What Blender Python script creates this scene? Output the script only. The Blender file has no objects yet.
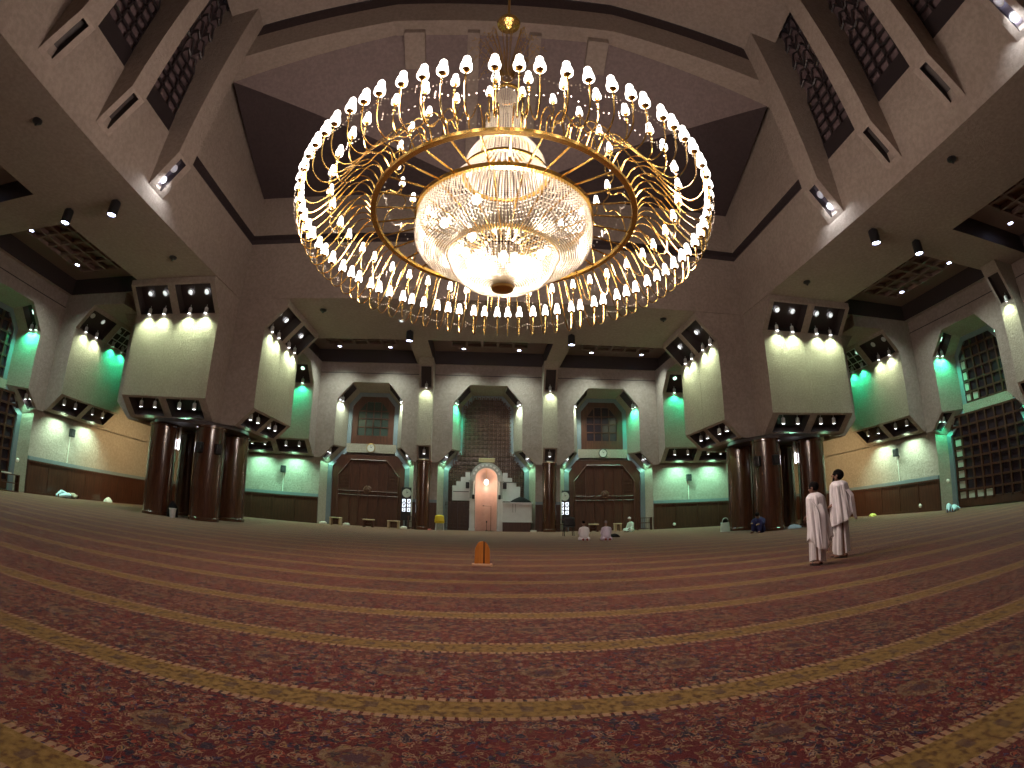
import bpy, bmesh, math, random
from math import sin, cos, pi, radians, sqrt, atan2
from mathutils import Vector, Matrix
random.seed(7)
S = bpy.context.scene
COL = S.collection
V = Vector

# ------------------------------------------------------------------ helpers
class MB:
    """collects faces, then links them as one mesh object"""
    def __init__(s): s.v = []; s.f = []; s.m = []
    def face(s, pts, mi=0):
        b = len(s.v); s.v += [tuple(p) for p in pts]; s.f.append(tuple(range(b, b+len(pts)))); s.m.append(mi)
    def box(s, x0, x1, y0, y1, z0, z1, mi=0, M=None):
        p = [(x, y, z) for x in (x0, x1) for y in (y0, y1) for z in (z0, z1)]
        if M: p = [M(*q) for q in p]
        b = len(s.v); s.v += [tuple(q) for q in p]
        for f in ((0,1,3,2),(4,6,7,5),(0,4,5,1),(2,3,7,6),(0,2,6,4),(1,5,7,3)):
            s.f.append(tuple(b+i for i in f)); s.m.append(mi)
    def prism(s, out, fn0, fn1, mi=0):
        """out: 2-D outline, fn0/fn1 map it to the two end caps"""
        a = [tuple(fn0(*p)) for p in out]; c = [tuple(fn1(*p)) for p in out]; n = len(out); b = len(s.v)
        s.v += a + c
        s.f.append(tuple(range(b, b+n))); s.m.append(mi)
        s.f.append(tuple(range(b+n, b+2*n))); s.m.append(mi)
        for i in range(n):
            j = (i+1) % n
            s.f.append((b+i, b+j, b+n+j, b+n+i)); s.m.append(mi)
    def tube(s, path, r, n=6, mi=0, cap=True):
        path = [V(p) for p in path]; k = len(path); b = len(s.v); up = None
        for i, p in enumerate(path):
            t = (path[min(i+1, k-1)] - path[max(i-1, 0)]).normalized()
            if up is None: up = V((0,0,1)) if abs(t.z) < .9 else V((1,0,0))
            x = t.cross(up)
            if x.length < 1e-6: x = t.orthogonal()
            x.normalize(); y = x.cross(t).normalized(); up = y
            rr = r[i] if isinstance(r, (list, tuple)) else r
            for a in range(n):
                s.v.append(tuple(p + rr*(cos(2*pi*a/n)*x + sin(2*pi*a/n)*y)))
        for i in range(k-1):
            for a in range(n):
                c = (a+1) % n
                s.f.append((b+i*n+a, b+i*n+c, b+(i+1)*n+c, b+(i+1)*n+a)); s.m.append(mi)
        if cap:
            s.f.append(tuple(b+a for a in range(n))); s.m.append(mi)
            s.f.append(tuple(b+(k-1)*n+a for a in range(n))); s.m.append(mi)
    def lathe(s, prof, n=24, c=(0,0,0), mi=0, axis=None):
        """prof: (radius, height)"""
        b = len(s.v); R = Matrix.Identity(3)
        if axis is not None: R = V((0,0,1)).rotation_difference(V(axis)).to_matrix()
        for r, z in prof:
            for a in range(n):
                s.v.append(tuple(R @ V((r*cos(2*pi*a/n), r*sin(2*pi*a/n), z)) + V(c)))
        k = len(prof)
        for i in range(k-1):
            for a in range(n):
                e = (a+1) % n
                s.f.append((b+i*n+a, b+i*n+e, b+(i+1)*n+e, b+(i+1)*n+a)); s.m.append(mi)
        for i in (0, k-1):
            if prof[i][0] > 1e-4 and prof[0] != prof[-1]:
                s.f.append(tuple(b+i*n+a for a in range(n))); s.m.append(mi)
    def ball(s, c, r, n=10, k=6, mi=0, sc=(1,1,1)):
        b = len(s.v)
        for i in range(k+1):
            t = pi*i/k
            for a in range(n):
                s.v.append((c[0]+r*sc[0]*sin(t)*cos(2*pi*a/n), c[1]+r*sc[1]*sin(t)*sin(2*pi*a/n), c[2]+r*sc[2]*cos(t)))
        for i in range(k):
            for a in range(n):
                e = (a+1) % n
                s.f.append((b+i*n+a, b+(i+1)*n+a, b+(i+1)*n+e, b+i*n+e)); s.m.append(mi)
    def octa(s, c, r, mi=0):
        b = len(s.v); x, y, z = c
        s.v += [(x+r,y,z),(x-r,y,z),(x,y+r,z),(x,y-r,z),(x,y,z+r*1.2),(x,y,z-r*1.2)]
        for f in ((0,2,4),(2,1,4),(1,3,4),(3,0,4),(2,0,5),(1,2,5),(3,1,5),(0,3,5)):
            s.f.append(tuple(b+i for i in f)); s.m.append(mi)
    def surf(s, fn, nu, nv, closed=True, mi=0, caps=True):
        b = len(s.v)
        for j in range(nv+1):
            for i in range(nu):
                s.v.append(tuple(fn(i/nu if closed else i/(nu-1), j/nv)))
        for j in range(nv):
            for i in range(nu if closed else nu-1):
                e = (i+1) % nu
                s.f.append((b+j*nu+i, b+j*nu+e, b+(j+1)*nu+e, b+(j+1)*nu+i)); s.m.append(mi)
        if caps and closed:
            s.f.append(tuple(b+i for i in range(nu))); s.m.append(mi)
            s.f.append(tuple(b+nv*nu+i for i in range(nu))); s.m.append(mi)
    def build(s, name, mats, parent=None, smooth=False, loc=None, weld=True):
        me = bpy.data.meshes.new(name); me.from_pydata(s.v, [], s.f)
        if not isinstance(mats, (list, tuple)): mats = [mats]
        for m in mats: me.materials.append(m)
        me.polygons.foreach_set('material_index', s.m)
        bm = bmesh.new(); bm.from_mesh(me)
        if weld: bmesh.ops.remove_doubles(bm, verts=bm.verts, dist=1e-5)
        bmesh.ops.recalc_face_normals(bm, faces=bm.faces)
        bm.to_mesh(me); bm.free()
        if smooth:
            me.polygons.foreach_set('use_smooth', [True]*len(me.polygons))
            try: me.set_sharp_from_angle(angle=radians(40))
            except Exception: pass
        me.update()
        o = bpy.data.objects.new(name, me); COL.objects.link(o)
        if loc: o.location = loc
        if parent: o.parent = parent
        return o

def tag(o, label, cat, group=None, kind=None):
    o['label'] = label; o['category'] = cat
    if group: o['group'] = group
    if kind: o['kind'] = kind
    return o
def thing(name, label, cat, loc=(0,0,0), rz=0, group=None):
    o = bpy.data.objects.new(name, None); COL.objects.link(o); o.empty_display_size = .1
    o.location = loc; o.rotation_euler = (0,0,rz)
    return tag(o, label, cat, group)
def struct(o): o['kind'] = 'structure'; return o
def copy_tree(o, parent=None):
    c = o.copy(); COL.objects.link(c)
    if parent: c.parent = parent
    for ch in list(o.children): copy_tree(ch, c)
    return c
def bev(o, w=.02, seg=2):
    m = o.modifiers.new('bevel', 'BEVEL'); m.width = w; m.segments = seg; m.limit_method = 'ANGLE'; return o

# ------------------------------------------------------------------ materials
class NT:
    def __init__(s, name):
        s.mat = bpy.data.materials.new(name); s.mat.use_nodes = True
        s.t = s.mat.node_tree; s.t.nodes.clear()
        s.out = s.t.nodes.new('ShaderNodeOutputMaterial')
    def n(s, typ, **kw):
        nd = s.t.nodes.new(typ)
        for k, v in kw.items(): setattr(nd, k, v)
        return nd
    def put(s, sock, v):
        if hasattr(v, 'is_output'): s.t.links.new(v, sock)
        elif v is not None:
            if sock.type == 'RGBA' and len(v) == 3: v = (*v, 1)
            sock.default_value = v
    def math(s, op, a, b=None, c=None):
        nd = s.n('ShaderNodeMath', operation=op); s.put(nd.inputs[0], a)
        if b is not None: s.put(nd.inputs[1], b)
        if c is not None: s.put(nd.inputs[2], c)
        return nd.outputs[0]
    def mix(s, f, a, b, mode='MIX'):
        nd = s.n('ShaderNodeMix', data_type='RGBA', blend_type=mode)
        s.put(nd.inputs[0], f); s.put(nd.inputs[6], a); s.put(nd.inputs[7], b); return nd.outputs[2]
    def coord(s, kind='Object'):
        if kind == 'Position': return s.n('ShaderNodeNewGeometry').outputs['Position']
        return s.n('ShaderNodeTexCoord').outputs[kind]
    def mapping(s, vec, scale=(1,1,1), loc=(0,0,0)):
        nd = s.n('ShaderNodeMapping'); s.t.links.new(vec, nd.inputs[0]); nd.inputs['Scale'].default_value = scale; nd.inputs['Location'].default_value = loc
        return nd.outputs[0]
    def noise(s, vec, scale, detail=3, rough=.5, out='Fac', dist=0):
        nd = s.n('ShaderNodeTexNoise'); s.t.links.new(vec, nd.inputs['Vector'])
        nd.inputs['Scale'].default_value = scale; nd.inputs['Detail'].default_value = detail; nd.inputs['Roughness'].default_value = rough
        nd.inputs['Distortion'].default_value = dist
        return nd.outputs[out]
    def ramp(s, f, stops, interp='LINEAR'):
        nd = s.n('ShaderNodeValToRGB'); nd.color_ramp.interpolation = interp; s.t.links.new(f, nd.inputs[0])
        e = nd.color_ramp.elements
        while len(e) < len(stops): e.new(.5)
        for el, (p, c) in zip(e, stops): el.position = p; el.color = (*c, 1) if len(c) == 3 else c
        return nd.outputs[0]
    def bump(s, h, strength=.3, dist=.02):
        nd = s.n('ShaderNodeBump'); s.t.links.new(h, nd.inputs['Height']); nd.inputs['Strength'].default_value = strength; nd.inputs['Distance'].default_value = dist
        return nd.outputs[0]
    def principled(s, color, rough=.6, metal=0, normal=None, **kw):
        p = s.n('ShaderNodeBsdfPrincipled'); s.put(p.inputs['Base Color'], color); s.put(p.inputs['Roughness'], rough); s.put(p.inputs['Metallic'], metal)
        if normal is not None: s.t.links.new(normal, p.inputs['Normal'])
        for k, v in kw.items(): s.put(p.inputs[k.replace('_', ' ')], v)
        s.t.links.new(p.outputs[0], s.out.inputs[0]); return s.mat

def simple(name, c, rough=.6, metal=0, var=.15, scale=8, **kw):
    t = NT(name); v = t.coord('Object'); f = t.noise(v, scale, 3)
    d = tuple(x*(1-var) for x in c); l = tuple(min(1, x*(1+var)) for x in c)
    return t.principled(t.mix(f, d, l), rough, metal, **kw)
def plaster(name, c, scale=1.0):
    t = NT(name); v = t.coord('Position')
    a = t.noise(v, 1.1*scale, 5, .65); b = t.noise(v, 14*scale, 4, .6); d = t.noise(v, 55, 2)
    col = t.mix(t.math('MULTIPLY', a, .9), tuple(x*.78 for x in c), tuple(x*1.16 for x in c))
    h = t.noise(v, 7*scale, 6, .75)
    col = t.mix(t.math('MULTIPLY', t.math('POWER', b, 2), .8), col, tuple(x*.72 for x in c))
    col = t.mix(t.math('MULTIPLY', t.ramp(h, [(.42, (1,1,1)), (.60, (0,0,0))]), .38), col, tuple(x*.42 for x in c))
    return t.principled(col, .9, 0, t.bump(t.math('ADD', h, t.math('MULTIPLY', d, .5)), .7, .07))
def wood(name, c1, c2, rough=.3, axis='Z', plank=0, coat=.2):
    t = NT(name); v = t.coord('Position')
    sc = {'Z': (7,7,.6), 'X': (.6,7,7)}[axis]
    f = t.noise(t.mapping(v, sc), 2.2, 5, .6, dist=.6)
    col = t.ramp(f, [(.3, c1), (.7, c2)])
    if plank:
        sp = t.n('ShaderNodeSeparateXYZ'); t.t.links.new(v, sp.inputs[0])
        q = t.math('ADD', sp.outputs[0], sp.outputs[1])
        m = t.math('LESS_THAN', t.math('FRACT', t.math('DIVIDE', q, plank)), .05)
        col = t.mix(m, col, tuple(x*.25 for x in c1))
    return t.principled(col, rough, 0, None, Coat_Weight=coat, Coat_Roughness=.15)
def emit(name, c, strength):
    t = NT(name); e = t.n('ShaderNodeEmission'); t.put(e.inputs[0], c); e.inputs[1].default_value = strength
    t.t.links.new(e.outputs[0], t.out.inputs[0]); return t.mat

PLASTER = plaster('plaster_beige', (.43, .355, .30))
PLASTER2 = plaster('plaster_panel', (.45, .395, .31), 1.6)
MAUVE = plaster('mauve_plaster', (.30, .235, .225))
DARKBROWN = plaster('dark_brown_surface', (.085, .06, .062))  # even dark brown for the lantern groove, roof corner triangles and ring strip
RECESS = simple('recess_dark', (.035, .024, .022), .6)
COFFER = simple('coffer_brown', (.19, .125, .105), .7)
WOOD = wood('wainscot_wood', (.040, .013, .008), (.085, .028, .015), .4, 'Z', .22)
WOODC = wood('column_wood', (.040, .014, .008), (.095, .036, .017), .2, 'Z', 0, .6)
WOODD = wood('door_wood', (.048, .015, .009), (.105, .036, .018), .45)
WOODL = wood('lattice_wood', (.06, .028, .016), (.14, .06, .032), .5)
ORANGE = wood('orange_wood', (.42, .14, .02), (.62, .24, .045), .4, 'Z')
BLUETRIM = simple('blue_grey_trim', (.17, .205, .23), .5)
MARBLE = simple('white_marble', (.62, .64, .62), .3, 0, .1, 5)
MARBLEG = simple('grey_marble', (.33, .36, .33), .35, 0, .25, 6)
PINKM = simple('pink_marble', (.58, .40, .33), .35, 0, .15, 5)
GOLD = simple('polished_gold', (.85, .58, .18), .22, 1, .1, 4)
BRASS = simple('aged_brass', (.55, .36, .12), .35, 1, .15, 6)
BLACK = simple('black_plastic', (.012, .012, .014), .45)
STEELW = simple('white_enamel', (.62, .64, .62), .4)
GLASSD = simple('dark_window_glass', (.030, .022, .030), .12)
GLASSP = simple('purple_window_glass', (.16, .115, .12), .25)
GREENG = simple('milky_pane', (.42, .46, .38), .3)
LATD = simple('dark_lattice_metal', (.022, .016, .018), .5)
WHITE = simple('white_cotton', (.74, .72, .74), .9, 0, .06, 10)
LILAC = simple('lilac_cotton', (.62, .55, .68), .9, 0, .08, 10)
MINT = simple('mint_cotton', (.55, .68, .60), .9, 0, .08, 10)
SKYB = simple('pale_blue_cotton', (.45, .62, .70), .9, 0, .08, 10)
NAVY = simple('navy_cloth', (.018, .022, .09), .9)
BLACKC = simple('black_cloth', (.012, .011, .012), .9, Specular_IOR_Level=.1)
SKIN = simple('brown_skin', (.17, .085, .055), .55)
HAIR = simple('black_hair', (.006, .005, .005), .8, Specular_IOR_Level=.08)
YELLOW = simple('yellow_plastic', (.72, .56, .02), .4)
TAN = simple('tan_wood', (.46, .36, .22), .5)
CREAM = simple('cream_plastic', (.72, .70, .62), .5)
RED = simple('dull_red_cover', (.30, .05, .04), .7)
SHADE = emit('lamp_shade_glow', (1, .90, .80), 9.0)
BULB = emit('hot_bulb', (1, .88, .70), 60)
LENSW = emit('cool_white_lens', (.92, .95, 1), 14)
LENSG = emit('green_lens', (.55, 1, .80), 12)
LENSB = emit('violet_white_lens', (.62, .66, 1), 22)
LENSY = emit('warm_white_lens', (1, .93, .80), 12)
LEDW = emit('led_digits', (.85, .92, 1), 3)
TUBEL = emit('tube_light', (.95, .93, 1), 12)

def crystal():
    t = NT('crystal_beads'); v = t.coord('Object')
    tr = t.n('ShaderNodeBsdfTranslucent'); gl = t.n('ShaderNodeBsdfGlossy'); df = t.n('ShaderNodeBsdfDiffuse')
    for nd, c in ((tr, (.92, .84, .70)), (gl, (1, .96, .88)), (df, (.85, .78, .66))): nd.inputs[0].default_value = (*c, 1)
    gl.inputs['Roughness'].default_value = .15
    a = t.n('ShaderNodeMixShader'); a.inputs[0].default_value = .5; t.t.links.new(tr.outputs[0], a.inputs[1]); t.t.links.new(df.outputs[0], a.inputs[2])
    b = t.n('ShaderNodeMixShader'); b.inputs[0].default_value = .25; t.t.links.new(a.outputs[0], b.inputs[1]); t.t.links.new(gl.outputs[0], b.inputs[2])
    t.t.links.new(b.outputs[0], t.out.inputs[0]); return t.mat
CRYSTAL = crystal()

def carpet():
    t = NT('prayer_carpet'); pos = t.coord('Position')
    sp = t.n('ShaderNodeSeparateXYZ'); t.t.links.new(pos, sp.inputs[0]); x, y = sp.outputs[0], sp.outputs[1]
    p = t.math('DIVIDE', t.math('SUBTRACT', y, 2.636), 1.286)
    fr = t.math('SUBTRACT', p, t.math('ROUND', p)); af = t.math('ABSOLUTE', fr)
    # small wobble so that the woven borders are not ruler straight
    flat = t.mapping(pos, (1, 1, 0))
    wob = t.noise(flat, 3.0, 2, out='Color'); add = t.n('ShaderNodeMix', data_type='VECTOR'); add.inputs[0].default_value = .10
    t.t.links.new(flat, add.inputs[4]); t.t.links.new(wob, add.inputs[5]); wv = add.outputs[1]
    wob2 = t.noise(flat, 34, 2, out='Color'); ad2 = t.n('ShaderNodeMix', data_type='VECTOR'); ad2.inputs[0].default_value = .055
    t.t.links.new(wv, ad2.inputs[4]); t.t.links.new(wob2, ad2.inputs[5]); wv = ad2.outputs[1]
    def voro(vec, scale, feat='F1', out='Distance'):
        nd = t.n('ShaderNodeTexVoronoi', feature=feat, voronoi_dimensions='2D'); t.t.links.new(vec, nd.inputs['Vector']); nd.inputs['Scale'].default_value = scale
        return nd
    v1 = voro(wv, 17); v2 = voro(wv, 42)
    rnd = t.n('ShaderNodeSeparateColor'); t.t.links.new(v1.outputs['Color'], rnd.inputs[0])
    rnd2 = t.n('ShaderNodeSeparateColor'); t.t.links.new(v2.outputs['Color'], rnd2.inputs[0])
    big = t.noise(flat, .9, 3)
    base = t.ramp(big, [(.35, (.085, .007, .010)), (.65, (.135, .011, .012))])
    base = t.mix(t.math('GREATER_THAN', rnd2.outputs[1], .80), base, (.020, .014, .032))      # navy patches
    # vines: contour lines of a noise field
    n1 = t.noise(flat, 8, 1.5, dist=.8)
    vine = t.math('LESS_THAN', t.math('ABSOLUTE', t.math('SUBTRACT', t.math('FRACT', t.math('MULTIPLY', n1, 7)), .5)), .05)
    base = t.mix(vine, base, (.22, .13, .07))
    # leaves
    leaf = t.math('MULTIPLY', t.math('LESS_THAN', v2.outputs['Distance'], .30), t.math('GREATER_THAN', rnd2.outputs[0], .52))
    leafc = t.ramp(rnd2.outputs[2], [(0, (.19, .12, .06)), (.3, (.13, .09, .025)), (.55, (.24, .05, .025)), (.8, (.05, .035, .09)), (1, (.27, .19, .12))], 'CONSTANT')
    base = t.mix(leaf, base, leafc)
    # flowers: ring, petals and heart
    nd = t.math('MULTIPLY', v1.outputs['Distance'], 1.0)
    isf = t.math('GREATER_THAN', rnd.outputs[0], .42)
    ring = t.math('MULTIPLY', isf, t.math('COMPARE', nd, .30, .042))
    heart = t.math('MULTIPLY', isf, t.math('LESS_THAN', nd, .14))
    base = t.mix(ring, base, (.28, .185, .11))
    base = t.mix(heart, base, t.ramp(rnd.outputs[1], [(0, (.24, .16, .05)), (.35, (.28, .07, .03)), (.7, (.27, .20, .14))], 'CONSTANT'))
    # medallions half way between the borders
    mx = t.math('SUBTRACT', t.math('FRACT', t.math('DIVIDE', t.math('ADD', x, 50.1), .92)), .5)
    my = t.math('MULTIPLY', t.math('SUBTRACT', .5, af), 1.4*1.25)
    rr = t.math('SQRT', t.math('ADD', t.math('POWER', t.math('MULTIPLY', mx, .92), 2), t.math('POWER', my, 2)))
    wavy = t.math('ADD', rr, t.math('MULTIPLY', t.math('SINE', t.math('MULTIPLY', t.math('ARCTAN2', my, mx), 8)), .014))
    med = t.math('LESS_THAN', wavy, .155); mring = t.math('COMPARE', wavy, .135, .018); mheart = t.math('LESS_THAN', wavy, .055)
    base = t.mix(t.math('MULTIPLY', med, .38), base, t.ramp(v2.outputs['Distance'], [(.2, (.19, .13, .045)), (.5, (.08, .04, .025))]))
    base = t.mix(t.math('MULTIPLY', mring, .42), base, (.24, .17, .085)); base = t.mix(mheart, base, (.07, .03, .04))
    # olive border bands with small motifs and dotted edges
    bn = t.noise(flat, 22, 2)
    bandc = t.ramp(bn, [(.34, (.11, .05, .016)), (.50, (.22, .135, .032)), (.72, (.30, .195, .055))])
    mot = t.math('MULTIPLY', t.math('LESS_THAN', t.math('ABSOLUTE', t.math('SUBTRACT', t.math('FRACT', t.math('DIVIDE', x, .27)), .5)), .12), t.math('LESS_THAN', af, .03))
    bandc = t.mix(t.math('MULTIPLY', mot, .55), bandc, (.07, .035, .05))
    base = t.mix(t.math('LESS_THAN', af, .092), base, bandc)
    dots = t.math('MULTIPLY', t.math('COMPARE', af, .106, .018), t.math('GREATER_THAN', t.math('SINE', t.math('MULTIPLY', x, 105)), -.45))
    base = t.mix(t.math('MULTIPLY', dots, .6), base, (.46, .31, .18))
    fib = t.noise(pos, 240, 2)
    base = t.mix(.35, base, t.mix(fib, (.2, .2, .2), (1, 1, 1)), 'MULTIPLY')
    return t.principled(base, .95, 0, t.bump(fib, .4, .01), Sheen_Weight=.42, Sheen_Roughness=.28, Sheen_Tint=(.80, .90, .84), Specular_IOR_Level=.2)
CARPET = carpet()

# ------------------------------------------------------------------ camera
cam = bpy.data.cameras.new('camera'); camo = bpy.data.objects.new('camera', cam); COL.objects.link(camo); S.camera = camo
F_PX, K3, PITCH, YAW, ROLL = 507.42, .0286, .2556, .0595, .0115
CAM = V((-.39, 0, 1.05))
cp, sp_, cy_, sy_ = cos(PITCH), sin(PITCH), cos(YAW), sin(YAW)
fw = V((sy_*cp, cy_*cp, sp_)); r0 = V((cy_, -sy_, 0)); u0 = r0.cross(fw)
rt = cos(ROLL)*r0 + sin(ROLL)*u0; up = -sin(ROLL)*r0 + cos(ROLL)*u0
camo.matrix_world = Matrix(((rt.x, up.x, -fw.x, CAM.x), (rt.y, up.y, -fw.y, CAM.y), (rt.z, up.z, -fw.z, CAM.z), (0,0,0,1)))
cam.type = 'PANO'; cam.sensor_width = 36; cam.sensor_height = 27; cam.sensor_fit = 'HORIZONTAL'
cam.panorama_type = 'FISHEYE_LENS_POLYNOMIAL'; cam.fisheye_fov = radians(170)
# angle as a polynomial of the radius on the sensor (mm), from r = F*(a + K*a^3)
def inv(r):
    a = r/F_PX; th = a
    for _ in range(40): th = a - K3*th**3
    return th
PX = 36/1024
rows = [(r*PX, inv(r)) for r in range(20, 661, 20)]
def lsq(basis):
    n = len(basis); A = [[sum((x**basis[i])*(x**basis[j]) for x, _ in rows) for j in range(n)] + [sum((x**basis[i])*t for x, t in rows)] for i in range(n)]
    for i in range(n):
        for j in range(i+1, n):
            q = A[j][i]/A[i][i]
            for k in range(i, n+1): A[j][k] -= q*A[i][k]
    x = [0]*n
    for i in reversed(range(n)): x[i] = (A[i][n]-sum(A[i][k]*x[k] for k in range(i+1, n)))/A[i][i]
    return x
k1, k3 = lsq([1, 3])
cam.fisheye_polynomial_k0 = 0; cam.fisheye_polynomial_k1 = -k1; cam.fisheye_polynomial_k2 = 0
cam.fisheye_polynomial_k3 = -k3; cam.fisheye_polynomial_k4 = 0
cam.clip_start = .02; cam.clip_end = 200

S.view_settings.view_transform = 'Standard'; S.view_settings.look = 'None'
S.view_settings.gamma = 1; S.view_settings.use_curve_mapping = False; S.view_settings.exposure = 0.1
S.cycles.sample_clamp_indirect = 4; S.cycles.sample_clamp_direct = 0
S.cycles.max_bounces = 6; S.cycles.diffuse_bounces = 4; S.cycles.caustics_reflective = False; S.cycles.caustics_refractive = False
W = bpy.data.worlds.new('world'); S.world = W; W.use_nodes = True
W.node_tree.nodes['Background'].inputs[0].default_value = (.02, .018, .02, 1)

# ------------------------------------------------------------------ lamps
def spot(loc, aim, watts, color, cone=85, blend=.6, rad=.05):
    l = bpy.data.lights.new('spot_lamp', 'SPOT'); l.energy = watts; l.color = color; l.spot_size = radians(cone); l.spot_blend = blend; l.shadow_soft_size = rad
    o = bpy.data.objects.new('spot_lamp', l); COL.objects.link(o); o.location = loc
    o.rotation_euler = (V(aim)-V(loc)).to_track_quat('-Z', 'Y').to_euler(); return o
def point(loc, watts, color, rad=.1):
    l = bpy.data.lights.new('bulb_lamp', 'POINT'); l.energy = watts; l.color = color; l.shadow_soft_size = rad
    o = bpy.data.objects.new('bulb_lamp', l); COL.objects.link(o); o.location = loc; return o

# fittings ----------------------------------------------------------
PROTO = {}
def fit_proto(kind, lens):
    key = (kind, lens.name)
    if key in PROTO: return PROTO[key], False
    if kind == 'spotlight':      # can on a short stem, pointing down from its origin
        o = thing('spotlight', 'x', 'light')
        m = MB(); m.lathe([(.012, .12), (.012, 0)], 8); m.lathe([(.05, .0), (.085, -.04), (.10, -.30), (.085, -.30), (.08, -.26)], 14); m.build('housing', STEELW, o, True)
        m = MB(); m.lathe([(.082, -.285), (.0, -.30)], 14); m.build('lens', lens, o)
    elif kind == 'downlight':
        o = thing('downlight', 'x', 'light')
        m = MB(); m.lathe([(.15, .0), (.15, -.03), (.12, -.03), (.115, 0)], 18); m.build('rim', STEELW, o, True)
        m = MB(); m.lathe([(.115, -.005), (.06, -.03), (0, -.035)], 14); m.build('lens', lens, o)
    elif kind == 'ceiling_spotlight':
        o = thing('ceiling_spotlight', 'x', 'light')
        m = MB(); m.lathe([(.05, .0), (.05, -.12)], 10); m.lathe([(.17, -.10), (.19, -.14), (.19, -.62), (.16, -.62), (.15, -.56)], 18); m.build('housing', BLACK, o, True)
        m = MB(); m.lathe([(.155, -.585), (0, -.60)], 18); m.build('lens', lens, o)
    PROTO[key] = o; return o, True
def fitting(kind, loc, label, group, lens, axis=None):
    o, first = fit_proto(kind, lens)
    if not first: o = copy_tree(o)
    o.location = loc; o['label'] = label; o['group'] = group
    if axis is not None:
        o.rotation_euler = V((0,0,1)).rotation_difference(V(axis)).to_euler()
    return o

# recessed light boxes ----------------------------------------------
def recess(mb, TL, TR, BR, BL, ncol, nin, fs=.10, gap=.10, ft=.14, fb=.05, depth=.40, frame_mi=0, dark_mi=1):
    TL, TR, BR, BL = map(V, (TL, TR, BR, BL)); nin = V(nin).normalized()
    def P(s, t): return (TL*(1-s)+TR*s)*(1-t) + (BL*(1-s)+BR*s)*t
    w = (1-2*fs-gap*(ncol-1))/ncol; ss = [0]; holes = []
    for i in range(ncol):
        a = fs+i*(w+gap); ss += [a, a+w]; holes.append((a, a+w))
    ss.append(1); tt = [0, ft, 1-fb, 1]
    for i in range(len(ss)-1):
        for j in range(3):
            if i % 2 == 1 and j == 1: continue
            mb.face([P(ss[i], tt[j]), P(ss[i+1], tt[j]), P(ss[i+1], tt[j+1]), P(ss[i], tt[j+1])], frame_mi)
    for a, b in holes:
        q = [P(a, ft), P(b, ft), P(b, 1-fb), P(a, 1-fb)]; k = [p + nin*depth for p in q]
        for i in range(4):
            j = (i+1) % 4; mb.face([q[i], q[j], k[j], k[i]], dark_mi)
        mb.face(k, dark_mi)
    def at(col, s, t, d=0):
        a, b = holes[col]; return P(a+(b-a)*s, ft+(1-fb-ft)*t) + nin*d
    return at

GREENW = (.80, 1.0, .80); GREEN = (.05, 1.0, .50); WARMG = (.80, 1.0, .66); CYAN = (.36, 1.0, .64)
def light_box(at, ncol, upper, out, where, group, lens=None, colors=None, power=34, face_dir=None, drop=3.5, lit=True, nin=None, pair=(.28, .74)):
    """fittings of a recess; out = unit vector pointing away from the wall the lamps wash"""
    out = V(out)
    for c in range(ncol):
        col = colors[c] if colors else GREENW
        side = ('' if ncol == 1 else ('left ' if c == 0 else 'right '))
        ln = LENSG if col == GREEN else (lens or LENSW)
        for k, s in enumerate(pair):
            lr = '' if len(pair) == 1 else 'left ' if k == 0 else 'right '
            if upper:
                d = at(c, s, .36, .38)
                fitting('downlight', d, f'{lr}downlight in {side}upper light box, {where}', group, ln, -V(nin))
                p = at(c, s, .90, .12)
                fitting('spotlight', p + V((0,0,.10)), f'{lr}spotlight in {side}upper light box, {where}', group, ln)
                if lit: spot(p + V((0,0,-.26)) + out*.24, p + V((0,0,-.26-drop)) - out*.09*drop, power*6.4, col, 125, .9, .05)
            else:
                p = at(c, s, .42, .20)
                fitting('spotlight', p + V((0,0,.10)), f'{lr}spotlight in {side}lower light box, {where}', group, ln)
                if lit and k == 0:
                    p = at(c, .5, .5, .05)
                    spot(p + V((0,0,-.16)), p + V((0,0,-3.)) - out*.55, power*6.5, col, 120, .9, .06)

# ------------------------------------------------------------------ floor and ceilings
XW, YB, YO = 22.4, 30.7, 8.3
m = MB(); m.face([(-24.5,-13,0),(24.5,-13,0),(24.5,33,0),(-24.5,33,0)]); struct(m.build('floor', CARPET))
OX, OY0, OY1, ZS = 11.9, -4.5, 20.45, 10.15
holes = []
for x0, x1 in ((-11.0,-4.5),(-3.42,3.38),(4.4,11.0)): holes.append((x0, x1, 25.9, 30.35))
for sgn in (-1, 1):
    for y0, y1 in ((12.8,19.15),(5.6,10.7),(-2.5,3.6)):
        a, b = sorted((sgn*16.35, sgn*21.9)); holes.append((a, b, y0, y1))
hh = holes + [(-OX, OX, OY0, OY1)]
xs = sorted({-24.5, 24.5, *[h[0] for h in hh], *[h[1] for h in hh]}); ys = sorted({-13, 32.9, *[h[2] for h in hh], *[h[3] for h in hh]})
m = MB()
for i in range(len(xs)-1):
    for j in range(len(ys)-1):
        cx, cy = (xs[i]+xs[i+1])/2, (ys[j]+ys[j+1])/2
        if any(h[0] < cx < h[1] and h[2] < cy < h[3] for h in hh): continue
        m.face([(xs[i],ys[j],ZS),(xs[i+1],ys[j],ZS),(xs[i+1],ys[j+1],ZS),(xs[i],ys[j+1],ZS)])
ceil = struct(m.build('ceiling', PLASTER))
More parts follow.
